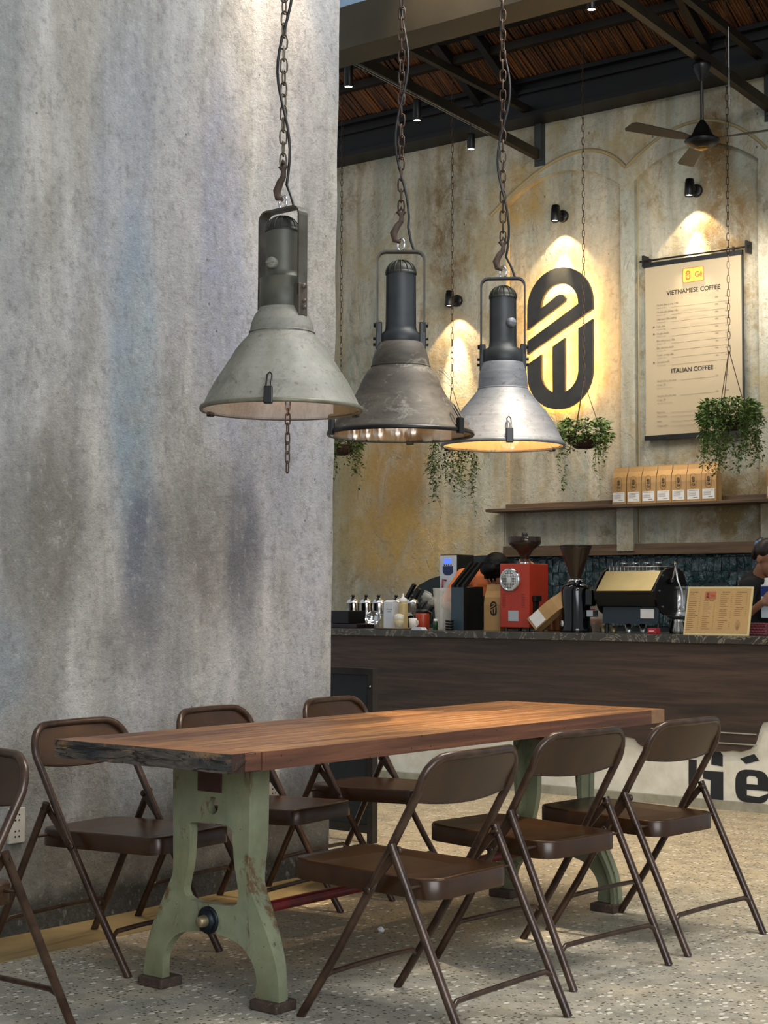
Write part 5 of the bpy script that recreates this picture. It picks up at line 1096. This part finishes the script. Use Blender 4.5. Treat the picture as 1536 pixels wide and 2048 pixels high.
c = thing('latte_glass', 'small glass of yellow milky coffee on the round tray', 'glass', (K(798, 8.90), 8.90, ZK+.008)); lathed('glass_wall', [(.028, 0), (.037, .085), (.035, .085), (.026, .004), (0, .004)], clear, c); lathed('coffee', [(0, .005), (.026, .006), (.033, .06), (0, .062)], simple('milky_coffee', 'b8a255', .5), c); lathed('foam', [(.033, .062), (.036, .088), (.02, .10), (0, .102)], simple('milk_foam', 'd0c8b0', .7), c)
c = thing('serving_tray', 'thin round tray under the beige bottle and glass', 'tray', (K(795, 8.98), 8.97, ZK)); lathed('tray_disc', [(0, .004), (.13, .004), (.145, .010), (.148, .008), (.14, 0), (0, 0)], simple('tray_wood', '7a6a58', .5), c)
c = thing('mug', 'white handled mug left of the orange kettle', 'mug', (K(824, 9.03), 9.04, ZK+.008)); lathed('mug_wall', [(.024, 0), (.03, .005), (.03, .07), (.027, .07), (.027, .006), (0, .006)], MT['whitelabel'], c); m = MB(); m.tube([(.028, 0, .058), (.045, 0, .05), (.045, 0, .025), (.029, 0, .014)], .004, 6); obj('handle', m, MT['whitelabel'], c)
c = thing('insulated_jug', 'orange-red insulated jug with black lid and handle', 'jug', (K(845, 9.15), 9.15, ZK)); lathed('jug_body', [(0, 0), (.048, 0), (.05, .005), (.05, .10), (.045, .115), (0, .116)], simple('orange_red_jug', 'a63c1c', .35), c); lathed('lid', [(.046, .114), (.05, .12), (.05, .132), (.03, .142), (0, .143)], MT['black'], c); m = MB(); m.tube([(.045, 0, .125), (.08, 0, .115), (.085, 0, .07), (.07, 0, .04)], .007, 8); obj('handle', m, MT['black'], c)
c = thing('small_bottle', 'small green bottle with white cap beside the clear bin', 'bottle', (K(871, 8.99), 8.99, ZK)); lathed('bottle_body', [(0, 0), (.017, 0), (.017, .05), (.012, .062), (0, .062)], simple('green_bottle', '1d4a24', .3), c); lathed('cap', [(.014, .06), (.014, .075), (0, .076)], MT['whitelabel'], c)
for i in range(4):
    c = thing('black_saucer', ('lowest', 'second lowest', 'second highest', 'topmost')[i]+' of the stacked black saucers left of the slate dispenser', 'saucer', (K(899, 8.95), 8.95, ZK+i*.018), 0, 'stack of black saucers'); lathed('dish', [(0, 0), (.024, 0), (.028, .004), (.032, .015), (.029, .015), (.024, .006), (0, .005)], MT['black'], c)
c = thing('napkin_stack', 'low stack of white napkins at the counter edge', 'napkins', (K(838, 8.86), 8.86, ZK)); m = MB(); m.prism([[(-.05, 0), (.05, 0), (.035, .018), (-.03, .018)]], None, -.03, .03); obj('napkins', m, simple('napkin_white', 'c9ced6', .7), c)
c = thing('black_crate', 'black open box at the left end of the counter', 'box', (K(692, 9.1), 9.0, ZK)); m = MB(); m.rbox(-.12, .105, 0, .2, .032, .125, .004); obj('box_body', m, MT['black'], c); m = MB(); m.rbox(-.12, .2, -.02, .2, 0, .03, .004); obj('maroon_tray', m, simple('dark_maroon', '1c0d14', .3), c, label='dark maroon tray')
c = thing('pot_rack', 'low steel rack behind the box, carrying the small pots', 'rack', (K(755, 9.32), 9.24, ZK)); 
m = MB(); m.rbox(-.36, .36, 0, .14, .088, .096, .002); obj('rack_top', m, MT['steel'], c)
for x in (-.3, .3):
    for y in (.01, .13): m = MB(); m.cyl((x, y, 0), (x, y, .088), .006, 8); obj('leg', m, MT['steel'], c)
for px, lb in ((706, 'leftmost'), (732, 'second from left'), (757, 'third from left, beside the milk carton'), (792, 'fourth from left, behind the beige bottle'), (824, 'rightmost')):
    c = thing('steel_pot', 'small lidded steel coffee pot on the rack, '+lb, 'pot', (K(px, 9.31), 9.31, ZK+.0965), 0, 'small steel pots on the rack'); lathed('pot_wall', [(0, 0), (.042, 0), (.044, .004), (.048, .082), (.052, .084), (.052, .088), (0, .088)], MT['chrome'], c); l_ = lathed('lid', [(.049, .088), (.042, .106), (.018, .122), (0, .124)], MT['chrome'], c); lathed('lid_knob', [(.007, .122), (.013, .136), (.012, .147), (0, .148)], MT['black'], l_)
c = thing('steel_bowl', 'tilted steel bowl leaning left of the milk carton', 'bowl', (K(748, 9.08), 9.07, ZK+.072)); Tb = Matrix.Rotation(math.radians(55), 4, 'X') @ Matrix.Rotation(math.radians(20), 4, 'Y'); lathed('bowl_wall', [(0, -.03), (.03, -.026), (.05, -.005), (.056, .012), (.058, .012), (.052, -.007), (.03, -.030), (0, -.034)], MT['chrome'], c, Tb); 
c = thing('salt_shaker', 'tiny steel shaker at the counter edge', 'shaker', (K(753, 8.88), 8.88, ZK)); lathed('shaker_body', [(0, 0), (.017, 0), (.018, .045), (.014, .058), (0, .06)], MT['steel'], c)
# cup holder rack with clear cups
c = thing('cup_dispenser', 'black leaning cup dispenser with two prongs and clear cups behind the pots', 'cup dispenser', (K(795, 9.38), 9.40, ZK)); Tc = Matrix.Rotation(math.radians(36), 4, 'Y')
m = MB(); m.rbox(-.1, .09, 0, .1, 0, .16, .004); obj('base', m, MT['black'], c)
for x in (-.095, -.035): m = MB(); m.rbox(x, x+.024, .0, .03, .08, .34, .002, Tc); obj('prong', m, MT['black'], c)
m = MB(); m.rbox(.005, .06, .02, .1, .06, .24, .01, Tc); obj('tube_holder', m, MT['black'], c)
for k in range(5): lathed('clear_cup', [(.02, .235+.022*k), (.032, .30+.022*k), (.034, .302+.022*k), (.030, .30+.022*k), (.019, .24+.022*k)], clear, c, Tc @ Matrix.Translation((.03, .06, -.05)), 16)
for q, (px, z, an) in enumerate(((833, .13, 25), (845, .10, 20))):
    Th = Matrix.Translation((K(px, 9.42)-K(795, 9.38), .05, z)) @ Matrix.Rotation(math.radians(an+12), 4, 'Y'); lathed('side_tube', [(.035, 0), (.038, .09), (.034, .09), (0, .08)], MT['black'], c, Th); lathed('clear_cup', [(.02, .08), (.031, .14), (.033, .141), (.028, .138), (.018, .085)], clear, c, Th)

# ================================================================== PEOPLE
skin = simple('warm_skin', '9c6a4c', .55, 0, .1, 30); skin2 = simple('warm_brown_skin', '8f6248', .55, 0, .1, 30)
def ellip(mb, c, r, T_=None, n=14):
    vs = []; 
    M_ = Matrix.Translation(c) @ (T_ or Matrix.Identity(4))
    mb.grid(lambda u, v: M_ @ Vector((r[0]*math.cos(2*PI*u)*math.sin(PI*(v*.998+.001)), r[1]*math.sin(2*PI*u)*math.sin(PI*(v*.998+.001)), -r[2]*math.cos(PI*(v*.998+.001)))), n*2, n)
def limb(mb, pts, r): 
    mb.tube(pts, r, 12)
    for p, q in zip(pts, r): ellip(mb, Vector(p), (q*.98,)*3, None, 7)
def fuse(name, mb, mat, parent, vox=.007, smooth=4, label=None):
    o = obj(name, mb, mat, None, fix=False); bm = bmesh.new(); bm.from_mesh(o.data); bmesh.ops.remove_doubles(bm, verts=bm.verts[:], dist=.0004); bmesh.ops.recalc_face_normals(bm, faces=bm.faces[:]); bm.to_mesh(o.data); bm.free()
    r = o.modifiers.new('r', 'REMESH'); r.mode = 'VOXEL'; r.voxel_size = vox; r.use_smooth_shade = True
    s_ = o.modifiers.new('s', 'SMOOTH'); s_.factor = .5; s_.iterations = smooth
    dg = bpy.context.evaluated_depsgraph_get(); dg.update(); me = bpy.data.meshes.new_from_object(o.evaluated_get(dg)); o.modifiers.clear(); o.data = me
    for p in me.polygons: p.use_smooth = True
    o.parent = parent
    if label: o['label'] = label
    return o
def head(mb, c, R_):
    """face looks along local -Y; R_ orients it"""
    c = Vector(c); ellip(mb, c+R_ @ Vector((0, .012, .03)), (.076, .094, .088), R_.to_4x4()); ellip(mb, c+R_ @ Vector((0, -.018, -.035)), (.060, .072, .078), R_.to_4x4()); ellip(mb, c+R_ @ Vector((0, -.058, -.088)), (.030, .026, .022), R_.to_4x4(), 8)
    mb.tube([c+R_ @ Vector(p) for p in ((0, -.084, .018), (0, -.100, -.012), (0, -.108, -.028), (0, -.09, -.038))], [.009, .011, .015, .010], 8)
    for s_ in (-1, 1):
        ellip(mb, c+R_ @ Vector((s_*.076, .012, -.008)), (.010, .022, .032), R_.to_4x4(), 7); ellip(mb, c+R_ @ Vector((s_*.031, -.080, .012)), (.014, .010, .009), R_.to_4x4(), 6); ellip(mb, c+R_ @ Vector((s_*.014, -.094, -.030)), (.008, .008, .007), R_.to_4x4(), 6)
    for z, w in ((-.056, .021), (-.066, .019)): mb.tube([c+R_ @ Vector((x*w, -.088+.008*x*x, z)) for x in (-1, -.5, 0, .5, 1)], [.003, .006, .007, .006, .003], 6)
def hand(mb, wrist, d, palm_n, curl=.8, side=1, L=.18):
    """palm + four fingers and a thumb; d = direction of the hand, palm_n = palm facing"""
    w = Vector(wrist); d = Vector(d).normalized(); pn = Vector(palm_n); pn = (pn-d*pn.dot(d)).normalized(); s_ = d.cross(pn)*side
    B_ = Matrix((s_, d, -pn)).transposed().to_4x4(); ellip(mb, w+d*.045, (.040, .050, .016), B_, 8)
    for i, (o_, l_) in enumerate(((-.030, .062), (-.010, .074), (.010, .078), (.029, .070))):
        p = w+d*.085+s_*o_; pts = [w+d*.05+s_*o_*.8, p]; a = 0; dd = d
        for k in range(3):
            a += curl*(.5 if k == 0 else .75); v = d*math.cos(a)+pn*math.sin(a); p = p+v*l_*(.44, .31, .25)[k]; pts.append(p)
        mb.tube(pts, [.0095, .0093, .0088, .0078, .006], 8); ellip(mb, pts[-1], (.0062,)*3, None, 5)
    b0 = w+d*.02+s_*.030; pts = [b0, b0+s_*.022+d*.025+pn*.012, b0+s_*.030+d*.052+pn*.030, b0+s_*.022+d*.074+pn*.044]; mb.tube(pts, [.012, .011, .0095, .007], 8); ellip(mb, pts[-1], (.007,)*3, None, 5)
# --- man bending over behind the counter
MN = thing('person', 'person in an orange t-shirt and dark apron bending down behind the counter', 'person', (-6.82, 10.05, 0)); o0 = Vector((-6.82, 10.05, 0))
L = lambda v: Vector(v)-o0
hp = W(994, 1146, Y=9.74); Rh = Matrix.Rotation(math.radians(-12), 3, 'Z') @ Matrix.Rotation(math.radians(48), 3, 'X')
shl, shr = W(928, 1154, Y=9.95), W(1040, 1168, Y=9.95); elb = W(891, 1209, Y=9.86); wrl = W(948, 1240, Y=9.62); elr = W(1075, 1200, Y=9.75); wrr = W(1052, 1128, Y=9.50)
chest = Vector((-6.84, 10.02, 1.24)); pel = Vector((-6.82, 10.12, .93)); nk = (shl+shr)/2+Vector((0, -.03, .03))
m = MB(); head(m, L(hp), Rh); limb(m, [L(nk), L(hp+Vector((0, .04, -.03)))], [.058, .055])
limb(m, [L(pel), L(chest), L((shl+shr)/2)], [.15, .15, .13]); limb(m, [L(shl), L(elb), L(wrl)], [.052, .040, .027]); limb(m, [L(shr), L(elr), L(wrr)], [.052, .040, .027]); limb(m, [L((shl+shr)/2), L(shl)], [.09, .055]); limb(m, [L((shl+shr)/2), L(shr)], [.09, .055])
for s_ in (-1, 1): limb(m, [L(pel+Vector((s_*.09, 0, -.03))), L((pel.x+s_*.10, 10.06, .50)), L((pel.x+s_*.10, 10.12, .08))], [.09, .062, .04]); limb(m, [L((pel.x+s_*.10, 10.14, .045)), L((pel.x+s_*.11, 9.96, .035))], [.042, .033])
hand(m, L(wrl), (.6, -.75, -.1), (0, 0, -1), .5, -1); hand(m, L(wrr), W(1046, 1108, Y=9.32)-wrr, (0.2, -.4, -.7), .7, 1)
fuse('body', m, skin, MN, .0065)
m = MB(); limb(m, [L(pel+Vector((0, 0, .02))), L(chest), L((shl+shr)/2)], [.163, .165, .142]); limb(m, [L((shl+shr)/2), L(shl), L(shl*.18+elb*.82)], [.10, .071, .062]); limb(m, [L((shl+shr)/2), L(shr), L(shr*.3+elr*.7)], [.10, .071, .062])
fuse('t_shirt', m, simple('orange_cotton', 'd0703a', .85, 0, .2, 14, .4), MN, .009, 5, 'orange t-shirt')
m = MB(); limb(m, [L(pel), L(chest+Vector((.02, -.03, -.02)))], [.178, .17]); limb(m, [L((pel.x, 10.07, .92)), L((pel.x, 10.05, .6))], [.18, .19]); fuse('apron', m, simple('black_apron', '0a0908', .85), MN, .01, 5, 'dark apron')
m = MB()
for s_ in (-1, 1): limb(m, [L(pel+Vector((s_*.09, 0, -.03))), L((pel.x+s_*.10, 10.06, .50)), L((pel.x+s_*.10, 10.12, .09))], [.105, .08, .062])
fuse('trousers', m, simple('dark_trousers', '1a1a1e', .85), MN, .01)
m = MB(); R4 = Rh.to_4x4(); ellip(m, L(hp)+Rh @ Vector((0, .028, .045)), (.098, .108, .100), R4); ellip(m, L(hp)+Rh @ Vector((0, -.03, .085)), (.078, .062, .045), R4); ellip(m, L(hp)+Rh @ Vector((0, .06, -.01)), (.078, .06, .07), R4)
r8 = random.Random(3)
for i in range(70):
    a = r8.uniform(0, 2*PI); e = r8.uniform(-.2, 1.4); p = Vector((.090*math.cos(a)*math.cos(e), .025+.10*math.sin(a)*math.cos(e), .045+.094*math.sin(e))); q = p*1.0+Vector((.012*r8.uniform(-1, 1), -.03*r8.random(), -.03)); m.tube([L(hp)+Rh @ p, L(hp)+Rh @ (p*1.03), L(hp)+Rh @ q], [.012, .012, .006], 6)
fuse('hair', m, simple('black_hair', '050303', .6, 0, .5, 50, .3), MN, .006, 3)
bpy.data.materials['black_hair'].node_tree.nodes['Principled BSDF'].inputs['Specular IOR Level'].default_value = .15
# --- woman at the right edge, head turned right and down
WN = thing('person', 'person in a black t-shirt with a blue scrunchie looking down, at the right edge', 'person', (-4.62, 9.98, 0)); o0 = Vector((-4.62, 9.98, 0))
hp = W(1538, 1118, Y=9.92); Rh = Matrix.Rotation(math.radians(68), 3, 'Z') @ Matrix.Rotation(math.radians(28), 3, 'X')
nk = W(1512, 1158, Y=9.95)+Vector((0, .02, .0)); shn = W(1496, 1176, Y=9.80); shf = W(1530, 1172, Y=10.16); eln = W(1488, 1236, Y=9.70); wrn = W(1526, 1204, Y=9.66)
mid = (shn+shf)/2; pel = Vector((mid.x-.02, mid.y, .93)); che = Vector((mid.x-.0, mid.y, 1.18)); elf = W(1560, 1236, Y=10.1); wrf = W(1556, 1205, Y=9.72)
m = MB(); head(m, L(hp), Rh); limb(m, [L(mid+Vector((0, 0, .02))), L(hp+Vector((-.035, .0, -.05)))], [.060, .050]); limb(m, [L(pel), L(che), L(mid)], [.14, .135, .11]); limb(m, [L(mid), L(shn)], [.08, .05]); limb(m, [L(mid), L(shf)], [.08, .05]); limb(m, [L(shn), L(eln), L(wrn)], [.046, .035, .024]); limb(m, [L(shf), L(elf), L(wrf)], [.046, .035, .024])
for s_ in (-1, 1): limb(m, [L((pel.x, pel.y+s_*.08, .9)), L((pel.x+.03, pel.y+s_*.09, .48)), L((pel.x, pel.y+s_*.09, .08))], [.085, .058, .038]); limb(m, [L((pel.x-.02, pel.y+s_*.09, .04)), L((pel.x+.14, pel.y+s_*.09, .033))], [.038, .03])
hand(m, L(wrn), (.75, .15, .25), (.3, 1, 0), .55, 1); hand(m, L(wrf), (.4, -.6, .3), (-.2, -1, 0), .55, -1)
fuse('body', m, skin2, WN, .0065)
m = MB(); limb(m, [L(pel), L(che), L(mid)], [.155, .15, .122]); limb(m, [L(mid), L(shn), L(shn*.35+eln*.65)], [.092, .066, .056]); limb(m, [L(mid), L(shf), L(shf*.35+elf*.65)], [.092, .066, .056]); fuse('t_shirt', m, simple('black_cotton', '0e0d0e', .9), WN, .009, 5, 'black t-shirt')
m = MB()
for s_ in (-1, 1): limb(m, [L((pel.x, pel.y+s_*.08, .9)), L((pel.x+.03, pel.y+s_*.09, .48)), L((pel.x, pel.y+s_*.09, .09))], [.10, .075, .058])
fuse('trousers', m, simple('dark_trousers_b', '17171c', .85), WN, .01)
m = MB(); R4 = Rh.to_4x4(); ellip(m, L(hp)+Rh @ Vector((0, .03, .048)), (.087, .094, .082), R4); ellip(m, L(hp)+Rh @ Vector((0, -.035, .085)), (.066, .05, .038), R4); bun = L(hp)+Rh @ Vector((0, .115, .055)); ellip(m, bun, (.045, .042, .045), R4); ellip(m, L(hp)+Rh @ Vector((0, .13, -.01)), (.03, .028, .06), R4)
fuse('hair', m, simple('dark_brown_hair', '22110b', .4, 0, .4, 50, .5), WN, .006, 2)
m = MB(); c0 = L(hp)+Rh @ Vector((0, .098, .07)); ax = Rh @ Vector((0, .75, .66)).normalized(); u = Rh @ Vector((1, 0, 0)); v = ax.cross(u)
m.tube([c0+(u*math.cos(t)+v*math.sin(t))*(.042+.004*math.sin(9*t)) for t in [2*PI*k/36 for k in range(36)]], [.016+.004*math.sin(k*1.9) for k in range(36)], 8, closed=True); obj('scrunchie', m, simple('blue_scrunchie', '6f8db0', .8, 0, .3, 40), WN, label='pale blue and navy scrunchie')
c = thing('milk_carton', 'white and navy milk carton held in the hand at the right edge', 'carton', tuple(W(1537, 1236, Y=9.72))); m = MB(); m.rbox(-.035, .035, -.035, .035, 0, .15, .003); m.rbox(-.035, .035, -.035, .035, .15, .215, .003); obj('carton_box', m, simple('white_carton_b', 'c4cad0', .5), c); m = MB(); m.rbox(-.0365, .0365, -.0365, .0365, .14, .205, .002); obj('navy_band', m, simple('navy_print', '1c2c66', .5), c); m = MB(); m.lathe([(.034, .205), (.024, .235), (.022, .26), (0, .262)], 12); obj('spout_cap', m, MT['whitelabel'], c)
